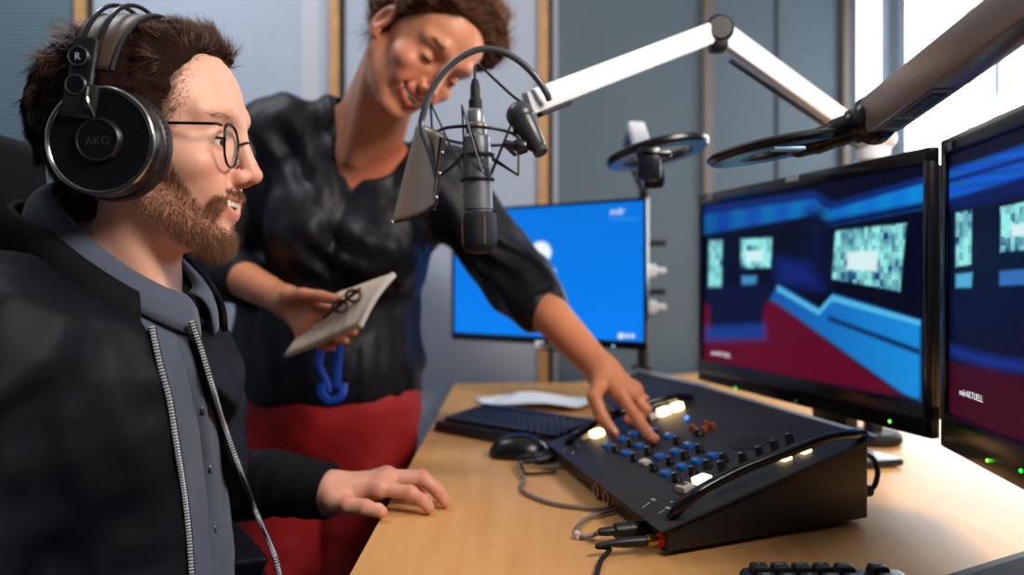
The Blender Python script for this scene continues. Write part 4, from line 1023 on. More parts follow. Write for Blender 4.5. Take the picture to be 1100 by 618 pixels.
# shirt
m_shirt = mat('shirt_cloth', rgb(66,77,96), 0.8, bump=(1600, 0.35, 0.0008), sheen=0.2)
def folds(p, a): return a*(noise(p*A((1,1,0.55)), 16)*0.6+noise(p, 34)*0.4)
def f_shirt(p):
    f = trunk(p, -0.004)+folds(p*A((1,1,0.6)), 0.006)
    f = smax(f, p[:, 2]-1.030+0.62*(p[:, 0]+0.41), 0.01)
    f = smax(f, -cap(p, (-0.407,0.829,0.96), (-0.413,0.83,1.12), 0.060, 0.068), 0.006)
    return f
v, F_ = mesh_sdf(f_shirt, (-0.60,0.60,0.52), (-0.26,1.05,1.08), 0.005)
shirt = mesh_obj('shirt', v, F_, m_shirt, man, 180)
# jacket
m_jack = mat('jacket_cloth', rgb(9,11,22), 0.6, bump=(500, 0.1, 0.0005), spec=0.18)
def f_jack0(p):
    fo = folds(p, 0.010)+0.007*np.sin(p[:, 2]*62+p[:, 0]*60-p[:, 1]*40+5*noise(p, 9))*sst(noise(p, 7), -0.2, 0.3)+0.003*np.abs(noise(p*A((1,1,0.4)), 40))
    f = smin(trunk(p, 0.012), arms(p, 0.010), 0.03)
    f = smin(f, cap(p, (-0.375,0.895,0.86), (-0.320,0.895,0.62), 0.045, 0.055), 0.04)+fo
    return f
ZN = [(163,352),(172,392),(182,430),(190,480),(198,530),(203,575),(206,620),(208,660)]
ZF = [(206,346),(216,375),(228,415),(242,460),(258,505),(275,550),(296,600),(306,650)]
pn = [march(f_jack0, a, b) for a, b in ZN]; pf_ = [march(f_jack0, a, b) for a, b in ZF]
AX = A((-0.43, 0.83))
def angs(P_): return np.array([p.z for p in P_])[::-1], np.array([math.atan2(p.y-AX[1], p.x-AX[0]) for p in P_])[::-1]
zn, an = angs(pn); zf, af = angs(pf_)
def f_jack(p):
    f = f_jack0(p)
    a = np.arctan2(p[:, 1]-AX[1], p[:, 0]-AX[0]); r = nrm(p[:, :2]-AX)
    lo_ = np.interp(p[:, 2], zn, an); hi_ = np.interp(p[:, 2], zf, af)
    op = np.maximum(lo_-a, a-hi_)*r; op = np.maximum(op, 0.02-r)
    f = smax(f, -op, 0.004)
    f = smax(f, p[:, 2]+0.7*(p[:, 0]+0.36)-1.0, 0.008)
    nk = cap(p, (-0.407,0.829,0.97), (-0.413,0.83,1.12), 0.074, 0.098)      # neck hole
    return smax(f, -nk, 0.008)
v, F_ = mesh_sdf(f_jack, (-0.66,0.50,0.52), (-0.18,1.17,1.09), 0.0048)
# sleeve cuff ends on the wrist
jack = mesh_obj('jacket', v, F_, m_jack, man, 180)
MB().tube([(-0.322,1.026,0.766),(-0.300,1.021,0.766),(-0.264,1.011,0.763),(-0.232,1.003,0.761)], [0.043,0.041,0.038,0.036], 28, sm=6).build('cuff', mat('jacket_rib', rgb(11,12,18), 0.8, bump=(300, 0.3, 0.001), spec=0.15), jack, 60)
m_zip = mat('zip_metal', rgb(196,202,214), 0.32, 0.2)
m_tape = mat('zip_tape', rgb(20,22,32), 0.8)
def zipper(pts, side):
    pts = spline([Vector(p) for p in pts], 10); tot = 0; b = MB(); acc = 0
    pts = [p+(EYE-p).normalized()*0.002 for p in pts]; tp_ = pts; pts = [p+(EYE-p).normalized()*0.0032 for p in pts]
    b2 = MB().tube(tp_, 0.0036, 6)
    prev = pts[0]; s = 0.0
    for i in range(1, len(pts)):
        seg = pts[i]-pts[i-1]; L = seg.length; t = 0
        while s < L:
            o = pts[i-1]+seg*(s/L); d = seg.normalized(); R = frame(d, (0.3,-1,0.1))
            b.box(o, (0.0046,0.0040,0.0018), R, 0.0004, 1); s += 0.0030
        s -= L
    z = b2.build('zipper', m_tape, jack); b.build('zipper_teeth', m_zip, z)
zipper(pn, 1); zipper(pf_, -1)
# shirt placket and buttons
pl = [march(f_shirt, a, b) for a, b in ((186,345),(197,378),(209,420),(217,460),(222,500),(226,540),(228,580),(230,620))]
MB().tube([p+Vector((0.002,-0.002,0)) for p in spline(pl, 6)], 0.007, 8, sq=0.3).build('placket', m_shirt, shirt)
m_btn = mat('button_dark', rgb(46,50,60), 0.35)
for a, b in ((214,440),(222,503),(228,568)):
    p = march(f_shirt, a, b); nn = Vector(grad(f_shirt, A(p)[None])[0]); MB().lathe(p+nn*0.004, nn, [(0.0055,0),(0.0058,0.001),(0.0050,0.0022),(0.0038,0.0016),(0.001,0.0016)], 20).build('button', m_btn, shirt)
# collars
def collar(name, parent, m, cx, cy, r0, r1, zf, hgt, ph0, ph1, tip=0.0, n=48, th=0.003, squash=1.0, yaw=0.0):
    V = []; k = 8
    for i in range(n):
        ph = ph0+(ph1-ph0)*i/(n-1); e = max(0, 1-min(i, n-1-i)/7.0)
        for j in range(k):
            t = j/(k-1); r = r0+(r1-r0)*(1-(1-t)**2); z = zf(ph)-(hgt+tip*e)*t*t*0.35-(hgt+tip*e)*t*0.65+0.004*math.sin(math.pi*t)
            V.append((cx+math.cos(ph+yaw)*r*squash, cy+math.sin(ph+yaw)*r, z))
    F = [(i*k+j, i*k+j+1, (i+1)*k+j+1, (i+1)*k+j) for i in range(n-1) for j in range(k-1)]
    o = mesh_obj(name, V, F, m, parent, 60); md = o.modifiers.new('thickness', 'SOLIDIFY'); md.thickness = th; md.offset = 0; return o
zc_ = lambda ph: 1.074-0.058*math.cos(ph)
col_ = collar('collar', shirt, m_shirt, -0.405, 0.828, 0.0655, 0.091, zc_, 0.037, math.radians(-9), math.radians(-350), 0.008, yaw=math.radians(-6))
MB().tube([Vector((-0.405+math.cos(a)*0.0645, 0.828+math.sin(a)*0.0645, 1.052-0.058*math.cos(a))) for a in np.linspace(0, 2*math.pi, 41)[:-1]], 0.009, 8, True).build('collar_band', m_shirt, shirt)
p = Vector((-0.405+math.cos(-0.28)*0.086, 0.828+math.sin(-0.28)*0.091, 0.982)); MB().lathe(p, (0.9,-0.35,0.2), [(0.0058,0),(0.0060,0.001),(0.0050,0.0022),(0.0036,0.0016),(0.001,0.0016)], 20).build('button', m_btn, shirt)
collar('jacket_collar', jack, MATS['jacket_rib'], -0.412, 0.830, 0.094, 0.108, lambda ph: 1.072-0.078*max(math.cos(ph), 0)-0.040*min(math.cos(ph), 0), 0.045, math.radians(-44), math.radians(-316), 0.0, th=0.006, yaw=math.radians(-10))
# trousers and shoes below the desk
def f_trm(p):
    f = ell(p, (-0.43,0.83,0.56), (0.15,0.18,0.12))
    for y0, y1 in ((0.74,0.72),(0.92,0.96)):
        f = smin(f, chain(p, [(-0.42,y0,0.55),(0.00,y1,0.53),(-0.02,y1,0.12)], [0.085,0.062,0.05], 0.03), 0.03)
    return f+folds(p, 0.006)
v, F_ = mesh_sdf(f_trm, (-0.62,0.60,0.05), (0.10,1.08,0.72), 0.010); mesh_obj('trousers', v, F_, mat('dark_denim', rgb(28,32,46), 0.8), man, 180)
def shoe(p, x, y, yaw):
    c, s = math.cos(yaw), math.sin(yaw); R = np.array([[c,-s,0],[s,c,0],[0,0,1]])
    f = ell(p, (x+0.08*c, y+0.08*s, 0.035), (0.14,0.048,0.045), R); f = smin(f, cap(p, (x, y, 0.05), (x, y, 0.12), 0.045), 0.03)
    return smax(f, 0.001-p[:, 2], 0.004)
for y1 in (0.72, 0.96):
    v, F_ = mesh_sdf(lambda p: shoe(p, -0.02, y1, 0.0), (-0.12,y1-0.08,0), (0.24,y1+0.08,0.18), 0.006); mesh_obj('shoe', v, F_, m_blackmat, man, 180)

# hair, beard, brows
m_hair = mat('hair_strand', (0.1,0.06,0.04), 0.42, attr=True, spec=0.5)
def hair_cap(p):
    q = mL(p)
    bd = 1-0.85*sst(0.026-np.abs(q[:, 0]+0.008), 0, 0.012)
    t = 0.003+(0.006*sst(q[:, 2], 0.050, 0.110)*sst(q[:, 0], -0.09, 0.0)+0.006*sst(-q[:, 0], 0.02, 0.085)*sst(q[:, 2], -0.06, 0.02))*bd
    f = head_core(q)-t
    f = smin(f, ell(q, (0.046,0.004,0.1120), (0.026,0.046,0.018), np.array([[0.93,0,0.36],[0,1,0],[-0.36,0,0.93]])), 0.018)
    f = f+0.0035*noise(q*A((0.6,1.2,1)), 60)+0.003*noise(q, 120)
    hl = q[:, 0]-hairline(q[:, 2])+0.004*noise(q, 90)-0.030*sst(q[:, 2], 0.095, 0.118)
    f = smax(f, hl, 0.008)
    f = smax(f, -(q[:, 2]+0.066+0.3*(q[:, 0]+0.05)), 0.010)
    # room under the headband
    return f
def head_core(q):
    f = ell(q, (-0.012,0,0.044), (0.096,0.076,0.086)); f = smin(f, ell(q, (0.022,0,0.056), (0.0665,0.0655,0.062)), 0.03)
    return smin(f, cap(q, (-0.022,0,-0.02), (-0.04,0.01,-0.15), 0.054, 0.06), 0.016)
v, F_ = mesh_sdf(hair_cap, MC_+A((-0.17,-0.13,-0.12)), MC_+A((0.13,0.13,0.19)), 0.003)
rs_ = np.random.RandomState(5)
hc_ = np.tile(A(rgb(38,25,20)), (len(v), 1))
hair = mesh_obj('hair', v, F_, mat('hair_base', (0.03,0.02,0.015), 0.9, attr=True, spec=0.05), man, 180, hc_)
def sample(v, n, w=None, seed=2):
    r = np.random.RandomState(seed); pr = None if w is None else w/w.sum()
    i = r.choice(len(v), n, p=pr); return v[i]+r.randn(n, 3)*0.0012
def on_surface(f, p, off=0.0):
    for _ in range(3): g = grad(f, p); p = p-g*(f(p)-off)[:, None]
    return p, grad(f, p)
ps = sample(v, 30000); ps, g = on_surface(hair_cap, ps, -0.0008)
q = mL(ps); keep = ~((np.abs(q[:, 1]) > 0.055) & (np.abs(q[:, 0]+0.005) < 0.035) & (q[:, 2] < 0.035) & (q[:, 2] > -0.05)); keep &= q[:, 2] > -0.075
ps, g, q = ps[keep], g[keep], q[keep]
top = sst(q[:, 2], 0.07, 0.11)[:, None]; back = sst(-q[:, 0], 0.03, 0.08)[:, None]
comb = top*A((-0.55,0.15,0.45))+(1-top)*(A((-0.75,0,-0.45))*(1-back)+A((-0.1,0,-0.8))*back)
quiff = (sst(q[:, 0], 0.03, 0.07)*sst(q[:, 2], 0.085, 0.11))[:, None]
comb = comb*(1-quiff)+quiff*A((-0.15,-0.1,0.9))
dr_ = comb-g*(comb*g).sum(1)[:, None]*0.8+g*(0.03+0.07*top)+rs_.randn(len(ps), 3)*0.07+0.45*np.stack([noise(q+i_*3.1, 75) for i_ in range(3)], 1)*A((1,1,0.6))
ln = (0.009+0.011*top[:, 0]+0.005*back[:, 0])*(0.6+0.7*rs_.rand(len(ps)))
hv, hf = strands(ps, dr_, ln, 4, 0.00034, bend=comb*0.5-g*0.38, curl=0.12, seed=4, wav=50)
tone = rs_.rand(len(ps))[:, None]**1.6; hcol = A(rgb(34,21,16))*(1-tone)+A(rgb(112,72,48))*tone
mesh_obj('hair_strands', hv, hf, m_hair, hair, 180, np.repeat(hcol, 15, 0))
# short hairs that soften the hairline at the temple
q0 = mL(Vb[:len(bm_)]); tm = np.exp(-((q0[:, 0]-hairline(q0[:, 2])-0.001)/0.007)**2)*(q0[:, 2] > -0.01)*(q0[:, 2] < 0.115)
ps = sample(Vb[:len(bm_)], 5000, tm+1e-12, 21); ps, g = on_surface(man_head, ps, -0.0003)
hv, hf = strands(ps, g*0.35+A((-0.55,0,-0.35))+rs_.randn(len(ps), 3)*0.25, 0.0065*(0.5+0.7*rs_.rand(len(ps))), 3, 0.00020, seed=22)
tone = rs_.rand(len(ps))[:, None]**1.4; hcol = A(rgb(70,44,32))*(1-tone)+A(rgb(150,104,76))*tone
mesh_obj('temple_hair', hv, hf, m_hair, hair, 180, np.repeat(hcol, 12, 0))
# beard
w_ = beard_mask(mL(Vb[:len(bm_)])); q1 = mL(Vb[:len(bm_)]); w_ = np.where(w_ > 0.15, w_, 0)*(1+1.6*(q1[:, 2] > -0.046)*(q1[:, 0] > 0.07))+0.16*(beard_mask(q1-A((-0.003,0,0.009))) > 0.3)*(q1[:, 2] < 0.03)*(q1[:, 0] < 0.078)
ps = sample(Vb[:len(bm_)], 13500, w_+1e-9, 6); ps, g = on_surface(man_head, ps, -0.0004); q = mL(ps)
k_ = (np.abs(q[:, 2]+0.0500-0.008*(q[:, 1]/0.026)**2) > 0.0068) | (np.abs(q[:, 1]) > 0.024) | (q[:, 0] < 0.066); k_ &= ~((q[:, 2] < -0.050) & (q[:, 2] > -0.066) & (np.abs(q[:, 1]) < 0.020) & (q[:, 0] > 0.07))
ps, g, q = ps[k_], g[k_], q[k_]
comb = A((0.25,0,-0.75)); dr_ = g*0.75+comb+rs_.randn(len(ps), 3)*0.35
ln = (0.0038+0.0062*sst(-q[:, 2], 0.06, 0.10))*(0.6+0.7*rs_.rand(len(ps))); ln = np.where(q[:, 2] > -0.045, np.minimum(ln, 0.006), ln)
bv, bf = strands(ps, dr_, ln, 3, 0.00025, bend=A((0.1,0,-0.4)), curl=0.25, seed=8)
tone = rs_.rand(len(ps))[:, None]**1.3; bcol = A(rgb(72,44,32))*(1-tone)+A(rgb(196,142,102))*tone
beard = mesh_obj('beard', bv, bf, m_hair, man, 180, np.repeat(bcol, 12, 0))
def brows(parent, headf, toL, toW, skinV, colr, n=700, seed=9, z0=0.0445):
    r = np.random.RandomState(seed); q = toL(skinV); m = np.abs(q[:, 1])
    zc = z0+0.003*np.sin(np.clip((m-0.014)/0.040, 0, 1)*2.4); w = sst(0.0042-np.abs(q[:, 2]-zc), 0, 0.003)*sst(m, 0.012, 0.017)*sst(0.054-m, 0, 0.01)*(q[:, 0] > 0.04)
    ps = sample(skinV, n, w+1e-12, seed); ps, g = on_surface(headf, ps, -0.0003); q = toL(ps); s = np.sign(q[:, 1])[:, None]
    d = np.concatenate([-0.35+0*s, s*0.8, 0.15+0*s], 1); dw = toW(d)-toW(0*d)
    dw = dw+g*0.10+r.randn(n, 3)*0.12; bv, bf = strands(ps, dw, 0.0065*(0.6+0.5*r.rand(n)), 3, 0.00020, seed=seed)
    side = np.repeat(s[:, 0] > 0, 12)
    for sd_ in (True, False):
        k = np.repeat(s[:, 0] > 0, 9) == sd_; kv = np.where(side == sd_)[0]; mp2 = -np.ones(len(bv), dtype=int); mp2[kv] = np.arange(len(kv))
        mesh_obj('eyebrow', bv[kv], mp2[bf[np.isin(bf[:, 0], kv)]], m_hair, parent, 180, np.tile(A(colr), (len(kv), 1)))
brows(man, man_head, mL, mW, Vb[:len(bm_)], rgb(120,80,60), 300, z0=0.0335)
def lashes(parent, toW, ang, colr, lr=0.0007):
    for s in (1, -1):
        pts = [toW(A((0.0718+0.0138*math.cos(t)*math.cos(ang), 0.0325*s+0.0138*math.sin(t), 0.0150+0.0138*math.cos(t)*math.sin(ang)))) for t in np.linspace(-0.95, 0.95, 14)]
        MB().tube(pts, lr, 6).build('eyelash', mat('lash_%d' % int(colr[0]*1e5), colr, 0.6), parent, 180)
lashes(man, lambda c: Vector(mW(c)), 0.06, rgb(44,28,22), 0.0010)

# glasses
gl = thing('eyeglasses', 'thin dark round eyeglasses on the bearded face', 'glasses', tuple(MC_+A((0.095,0,0.012))))
m_gl = mat('glasses_metal', rgb(20,20,24), 0.25, 0.6)
def Lm_(x, y, z): return Vector(mW(A((x, y, z-0.0055))))
for s in (1, -1):
    pts = []
    for k in range(36):
        a = 2*math.pi*k/36; yy = 0.0345+0.0225*math.copysign(abs(math.cos(a))**0.85, math.cos(a)); zz = 0.0135+0.0210*math.copysign(abs(math.sin(a))**0.85, math.sin(a))
        yy = 0.0345+(yy-0.0345)*(1.0+0.14*math.sin(a)); pts.append(Lm_(0.0925-0.10*max(yy-0.02, 0)**1.0*0.16-abs(zz-0.02)*0.06, s*yy, zz))
    MB().tube(pts, 0.0013, 8, True).tube([p for p in pts if p.z > 1.155+0.024], 0.0017, 8).build('rim', m_gl, gl, 60)
    cpt = sum(pts, Vector())/36; V = [tuple(cpt)]+[tuple(cpt+(p-cpt)*0.97) for p in pts]; F = [(0, 1+k, 1+(k+1) % 36) for k in range(36)]
    lo = mesh_obj('lens', V, F, mat('lens_glass', (1,1,1), 0.0, alpha=0.10, spec=0.6), gl, 180)
    MB().tube([Lm_(0.0885,s*0.0565,0.0305),Lm_(0.086,s*0.0640,0.0305),Lm_(0.082,s*0.0690,0.0295),Lm_(0.040,s*0.0745,0.0285),Lm_(0.0,s*0.0785,0.027),Lm_(-0.02,s*0.0800,0.012)], 0.0015, 8, sm=6).build('temple', m_gl, gl, 60)
    MB().tube([Lm_(0.0915,s*0.0140,0.010),Lm_(0.089,s*0.0110,0.008),Lm_(0.0905,s*0.0090,0.002)], 0.0006, 6).ball(Lm_(0.0905,s*0.0086,0.0015), (0.002,0.0016,0.0045), 10).build('nose_pad', mat('pad', rgb(150,150,150), 0.4), gl)
MB().tube([Lm_(0.0925,-0.0135,0.018),Lm_(0.0990,-0.007,0.0215),Lm_(0.1005,0,0.0225),Lm_(0.0990,0.007,0.0215),Lm_(0.0925,0.0135,0.018)], 0.0012, 8, sm=4).build('bridge', m_gl, gl)

# headphones
hp = thing('headphones', 'black over-ear headphones with silver rings on the bearded man', 'headphones', (-0.385,0.82,1.16))
m_silver = mat('silver_ring', rgb(190,186,178), 0.18, 1.0)
m_cup = mat('cup_black', rgb(14,14,17), 0.34)
m_leather = mat('leather_black', rgb(24,24,28), 0.42, bump=(500, 0.2, 0.0006))
m_band = mat('band_leather', rgb(72,58,44), 0.42, bump=(400, 0.2, 0.0006))
for s, nm in ((-1, 'R'), (1, 'L')):
    yc = 0.82+s*0.117; cx, cz = -0.3675, 1.1535
    o = Vector((cx, yc, cz)); axo = Vector((0, s, 0))
    cup = MB().lathe(o-axo*0.026, axo, [(0.044,0),(0.0485,0.003),(0.0500,0.010),(0.0495,0.020),(0.0470,0.024),(0.0465,0.026),(0.045,0.0245),(0.030,0.0235),(0.004,0.0235)], 56).build('ear_cup', m_cup, hp)
    MB().torus(o-axo*0.003, axo, 0.0468, 0.0026, 64, 10).build('silver_ring', m_silver, cup)
    MB().lathe(o-axo*0.003, axo, [(0.021,0.0),(0.0205,0.003),(0.0185,0.005),(0.002,0.005)], 40).build('hub', m_cup, cup)
    MB().torus(o+axo*0.0025, axo, 0.0182, 0.0007, 48, 8).build('hub_ring', mat('dim_ring', rgb(84,82,84), 0.35, 0.8), cup)
    text_mb('AKG', 0.0105, o+axo*0.0022+Vector((0.0 if s < 0 else 0.0,0,-0.0045)), (1,0,0) if s < 0 else (-1,0,0), (0,0,1), 0.0003, 'CENTER').build('badge', mat('dim_letter', rgb(46,46,52), 0.5), cup)
    pad = MB().torus(o-axo*0.032, axo, 0.0405, 0.0115, 56, 14).build('ear_pad', m_leather, hp)
    b = MB()
    for k in range(60):
        a = 2*math.pi*k/60; b.ball(o-axo*0.0255+Vector((math.cos(a)*0.0512, 0, math.sin(a)*0.0512)), (0.0010,0.0012,0.0010), 6)
    b.build('pad_stitching', m_leather, pad)
    # slider block and wires
    zb = 1.2150; xb = -0.386; yb = 0.82+s*0.109
    sl_ = MB().box((xb, yb, zb), (0.022, 0.011, 0.068), Matrix.Rotation(0.06, 3, 'Y') @ Matrix.Rotation(s*0.16, 3, 'X'), 0.004).build('slider', m_cup, hp)
    for zz, tt in ((1.2285, nm), (1.2020, None)):
        oo = Vector((xb, yb+s*0.004-s*0.16*(zz-zb), zz)); MB().cyl(oo, oo+axo*0.006, 0.0095, bev=0.001).build('slider_bolt', m_cup, sl_)
        MB().torus(oo+axo*0.0062, axo, 0.0084, 0.0006, 32, 6).build('bolt_ring', mat('blue_grey_ring', rgb(96,112,124), 0.35, 0.8), sl_)
        if tt: text_mb(tt, 0.0088, oo+axo*0.0064+Vector((0,0,-0.0032)), (1,0,0) if s < 0 else (-1,0,0), (0,0,1), 0.0002, 'CENTER').build('side_letter', mat('pale_letter', rgb(180,186,192), 0.4), sl_)
    MB().tube([Vector((xb+0.011, yb+s*0.011, 1.200)), Vector((xb+0.013, yb+s*0.016, 1.188)), Vector((xb+0.017, yc+s*0.004, 1.174))], 0.0012, 8, sm=4).build('yoke_wire', m_silver, hp)
    MB().box((cx-0.016, yc+s*0.0006, 1.1880), (0.030, 0.0060, 0.032), Matrix.Rotation(0.12, 3, 'Y') @ Matrix.Rotation(s*0.06, 3, 'X'), 0.0024).build('yoke', m_blackmat, hp)
for dx, zt in ((-0.006, 1.312), (0.010, 1.312)):
    pts = [Vector((-0.388+dx, 0.82-0.103, 1.222))]+[Vector((-0.389+dx, 0.82+0.101*math.sin(t), 1.207+0.101*math.cos(t))) for t in np.linspace(-1.35, 1.35, 13)]+[Vector((-0.388+dx, 0.82+0.103, 1.222))]
    MB().tube(pts, 0.0023, 10, sm=4).build('wire_arc', m_gloss, hp)
V = []; nA, nW = 41, 7
for i in range(nA):
    a = math.radians(-72+144*i/(nA-1)); wdt = 0.017+0.009*math.cos(a)**2
    yy = 0.82+math.sin(a)*0.106; zz = 1.1865+math.cos(a)*0.1135
    for j in range(nW):
        s = (j/(nW-1)-0.5)*2; V.append((-0.382+s*wdt, yy, zz-0.002*s*s))
F = [(i*nW+j, i*nW+j+1, (i+1)*nW+j+1, (i+1)*nW+j) for i in range(nA-1) for j in range(nW-1)]
o = mesh_obj('headband', V, F, m_band, hp, 180); md = o.modifiers.new('thickness', 'SOLIDIFY'); md.thickness = 0.004; md.offset = -1
for s in (0, nW-1): MB().tube([Vector(V[i*nW+s]) for i in range(nA)], 0.0021, 8).build('band_piping', m_leather, hp)
MB().tube([Vector((-0.36,0.937,1.105)), P(201,288,0.945), P(210,310,0.955), P(222,335,0.96), P(234,360,0.965), P(240,392,0.97)], 0.0018, 8, sm=6).build('cord', m_blackmat, hp)

# chair behind the man
ch = thing('office_chair', 'black office chair whose headrest shows behind the man at the left edge', 'office chair', (-0.55,0.83,0))
MB().box((-0.585,0.83,1.136), (0.06,0.27,0.115), Matrix.Rotation(-0.08, 3, 'Y'), 0.026, 4).build('headrest', mat('chair_fabric', rgb(15,16,19), 0.8, bump=(600, 0.2, 0.001), spec=0.2), ch, 60)
MB().box((-0.640,0.83,0.78), (0.07,0.46,0.50), Matrix.Rotation(-0.10, 3, 'Y'), 0.030, 4).build('backrest', MATS['chair_fabric'], ch, 60)
MB().tube([(-0.645,0.83,0.95),(-0.650,0.83,1.05),(-0.615,0.83,1.13)], 0.016, 10, sm=4).tube([(-0.655,0.83,0.60),(-0.64,0.83,0.46),(-0.48,0.83,0.40)], 0.022, 10, sm=4).build('back_frame', m_black, ch)
MB().box((-0.43,0.83,0.425), (0.46,0.48,0.075), None, 0.03, 4).build('seat', MATS['chair_fabric'], ch, 60)
MB().cyl((-0.45,0.83,0.10), (-0.45,0.83,0.39), 0.026).build('gas_lift', m_dsteel, ch)
for k in range(5):
    a = 2*math.pi*k/5+0.3; e = Vector((-0.45+0.28*math.cos(a), 0.83+0.28*math.sin(a), 0.075))
    lg = MB().tube([Vector((-0.45,0.83,0.11)), e], [0.026,0.018], 8).build('leg', m_black, ch)
    MB().cyl(e+Vector((-0.012*math.sin(a),0.012*math.cos(a),-0.046)), e+Vector((0.012*math.sin(a),-0.012*math.cos(a),-0.046)), 0.029, bev=0.004).build('caster', m_black, lg)

# ------------------------------------------------------------------ standing woman
wom = thing('person', 'smiling woman in dark blouse and red trousers leaning in to press a console button', 'person', (-0.36,1.55,0.0))
_y, _p, _r = math.radians(49), math.radians(16), math.radians(36)
F0 = A((math.sin(_y)*math.cos(_p), -math.cos(_y)*math.cos(_p), -math.sin(_p))); U0 = A((math.sin(_y)*math.sin(_p), -math.cos(_y)*math.sin(_p), math.cos(_p))); L0_ = A((math.cos(_y), math.sin(_y), 0))
Ry = np.array([[math.cos(_r),0,math.sin(_r)],[0,1,0],[-math.sin(_r),0,math.cos(_r)]])
WF, WU, WL = Ry @ F0, Ry @ U0, Ry @ L0_; WR = np.stack([WF, WL, WU], 1)
WC = A(P(474,76,1.27))-0.085*WF-0.0160*WU
wL = lambda p: (p-WC) @ WR
wW = lambda q: q @ WR.T+WC
WKW = dict(mouth=0.0058, mw=0.030, smile=0.011)
WNOSE = 0.004
WNECK = A((-0.285,1.490,1.235))
def wom_head(p):
    f = head_sdf(wL(p), fem=True, nose=WNOSE, fold=0.0030, slit=(-0.30, -0.10), **WKW)
    top_ = wW(A([[-0.022,0,-0.035]]))[0]
    nk = cap(p, top_, WNECK, 0.051, 0.060)
    nk = smin(nk, cap(p, wW(A([[-0.045,0.0,-0.02]]))[0], (-0.305,1.515,1.300), 0.042, 0.050), 0.03)
    nk = smin(nk, cap(p, wW(A([[-0.01,-0.050,-0.03]]))[0], (-0.285,1.415,1.245), 0.012, 0.010), 0.025)
    f = smin(f, nk, 0.018)
    return smin(f, wtrunk(p, -0.016), 0.03)
wRs, wLs = (-0.452,1.505,1.306), (-0.135,1.490,1.215)
def wtrunk(p, g=0.0):
    Rt = np.array([[0.95,0,0.31],[0,1,0],[-0.31,0,0.95]])
    f = ell(p, (-0.365,1.55,0.86), (0.188+g,0.130+g,0.17+g))
    f = smin(f, ell(p, (-0.355,1.55,1.01), (0.170+g,0.118+g,0.16)), 0.05)
    f = smin(f, ell(p, (-0.305,1.520,1.165), (0.172+g,0.112+g,0.140+g), Rt), 0.05)
    f = smin(f, cap(p, (-0.325,1.515,1.316), wRs, 0.058+g, 0.056+g), 0.04)
    f = smin(f, cap(p, (-0.285,1.505,1.262), wLs, 0.058+g, 0.056+g), 0.04)
    f = smin(f, np.minimum(sph(p, (-0.375,1.445,1.125), 0.068+g), sph(p, (-0.245,1.440,1.085), 0.068+g)), 0.05)
    return f
we_R, ww_R = (-0.560,1.505,1.055), (-0.378,1.325,0.993)
we_L, ww_L = (0.0086,1.470,1.03), (0.1464,1.272,0.8806)
r_f = [[(-0.318,1.285,0.986),(-0.282,1.268,0.980),(-0.263,1.256,0.972),(-0.250,1.250,0.966)],
       [(-0.322,1.282,0.968),(-0.286,1.262,0.958),(-0.264,1.252,0.950),(-0.250,1.248,0.947)],
       [(-0.330,1.284,0.952),(-0.298,1.264,0.941),(-0.278,1.255,0.935),(-0.264,1.252,0.933)],
       [(-0.340,1.288,0.940),(-0.314,1.272,0.928),(-0.298,1.264,0.923),(-0.286,1.260,0.921)]]
r_t = [(-0.362,1.290,1.003),(-0.334,1.268,1.005),(-0.302,1.254,1.002),(-0.274,1.246,0.997)]
_tip = tuple(mp_(704,480)+NT*0.0105)
l_f = [[tuple(P(667,425,1.212)),tuple(P(684,449,1.188)),tuple(P(695,465,1.168)),_tip],
       [(0.188,1.238,0.850),(0.206,1.228,0.828),(0.195,1.226,0.810),(0.180,1.230,0.812)],
       [(0.195,1.262,0.852),(0.212,1.252,0.832),(0.200,1.248,0.814),(0.187,1.252,0.816)],
       [(0.198,1.284,0.852),(0.212,1.274,0.836),(0.203,1.268,0.822),(0.192,1.270,0.824)]]
l_t = [(0.139,1.244,0.868),(0.125,1.203,0.850),(0.1365,1.190,0.820),(0.152,1.180,0.800)]
def wom_hand_R(p): return hand_sdf(p, ww_R, r_f, r_t, 0.026, 0.0088, we_R, 0.040)
def wom_hand_L(p): return hand_sdf(p, ww_L, l_f, l_t, 0.027, 0.0090, we_L, 0.043)
v, F_ = mesh_sdf(wom_head, (-0.40,1.20,1.06), (-0.02,1.54,1.54), 0.0020)
q = wL(v); c = head_col(q, rgb(212,142,108), rgb(206,110,84), rgb(190,92,84), **WKW); nvh = len(v)
def whl(z): return np.interp(z, [-0.06,-0.02,0.02,0.05,0.075,0.100,0.115], [-0.035,-0.012,0.012,0.036,0.058,0.064,0.060])
hm_ = (sst(whl(q[:, 2])-q[:, 0], -0.004, 0.006)*(q[:, 2] > -0.045))[:, None]*(1-sst(np.abs(q[:, 1]), 0.076, 0.080)*(q[:, 2] < 0.04))[:, None]
c = c*(1-0.8*hm_)+A(rgb(84,54,38))*0.8*hm_
def handcol(v, fs):
    c = np.tile(A(rgb(214,138,98)), (len(v), 1)); kn = np.zeros(len(v))
    for pts in fs:
        for j in (0, 1, 2, 3): kn = np.maximum(kn, np.exp(-(nrm(v-A(pts[j]))/0.013)**2))
    kn = np.clip(kn*0.5+0.15*noise(v, 60), 0, 1)[:, None]; return c*(1-kn)+A(rgb(208,116,82))*kn
v2, F2 = mesh_sdf(wom_hand_R, (-0.60,1.22,0.89), (-0.22,1.55,1.11), 0.0020)
v3, F3 = mesh_sdf(wom_hand_L, (-0.04,1.08,0.76), (0.25,1.52,1.09), 0.0020)
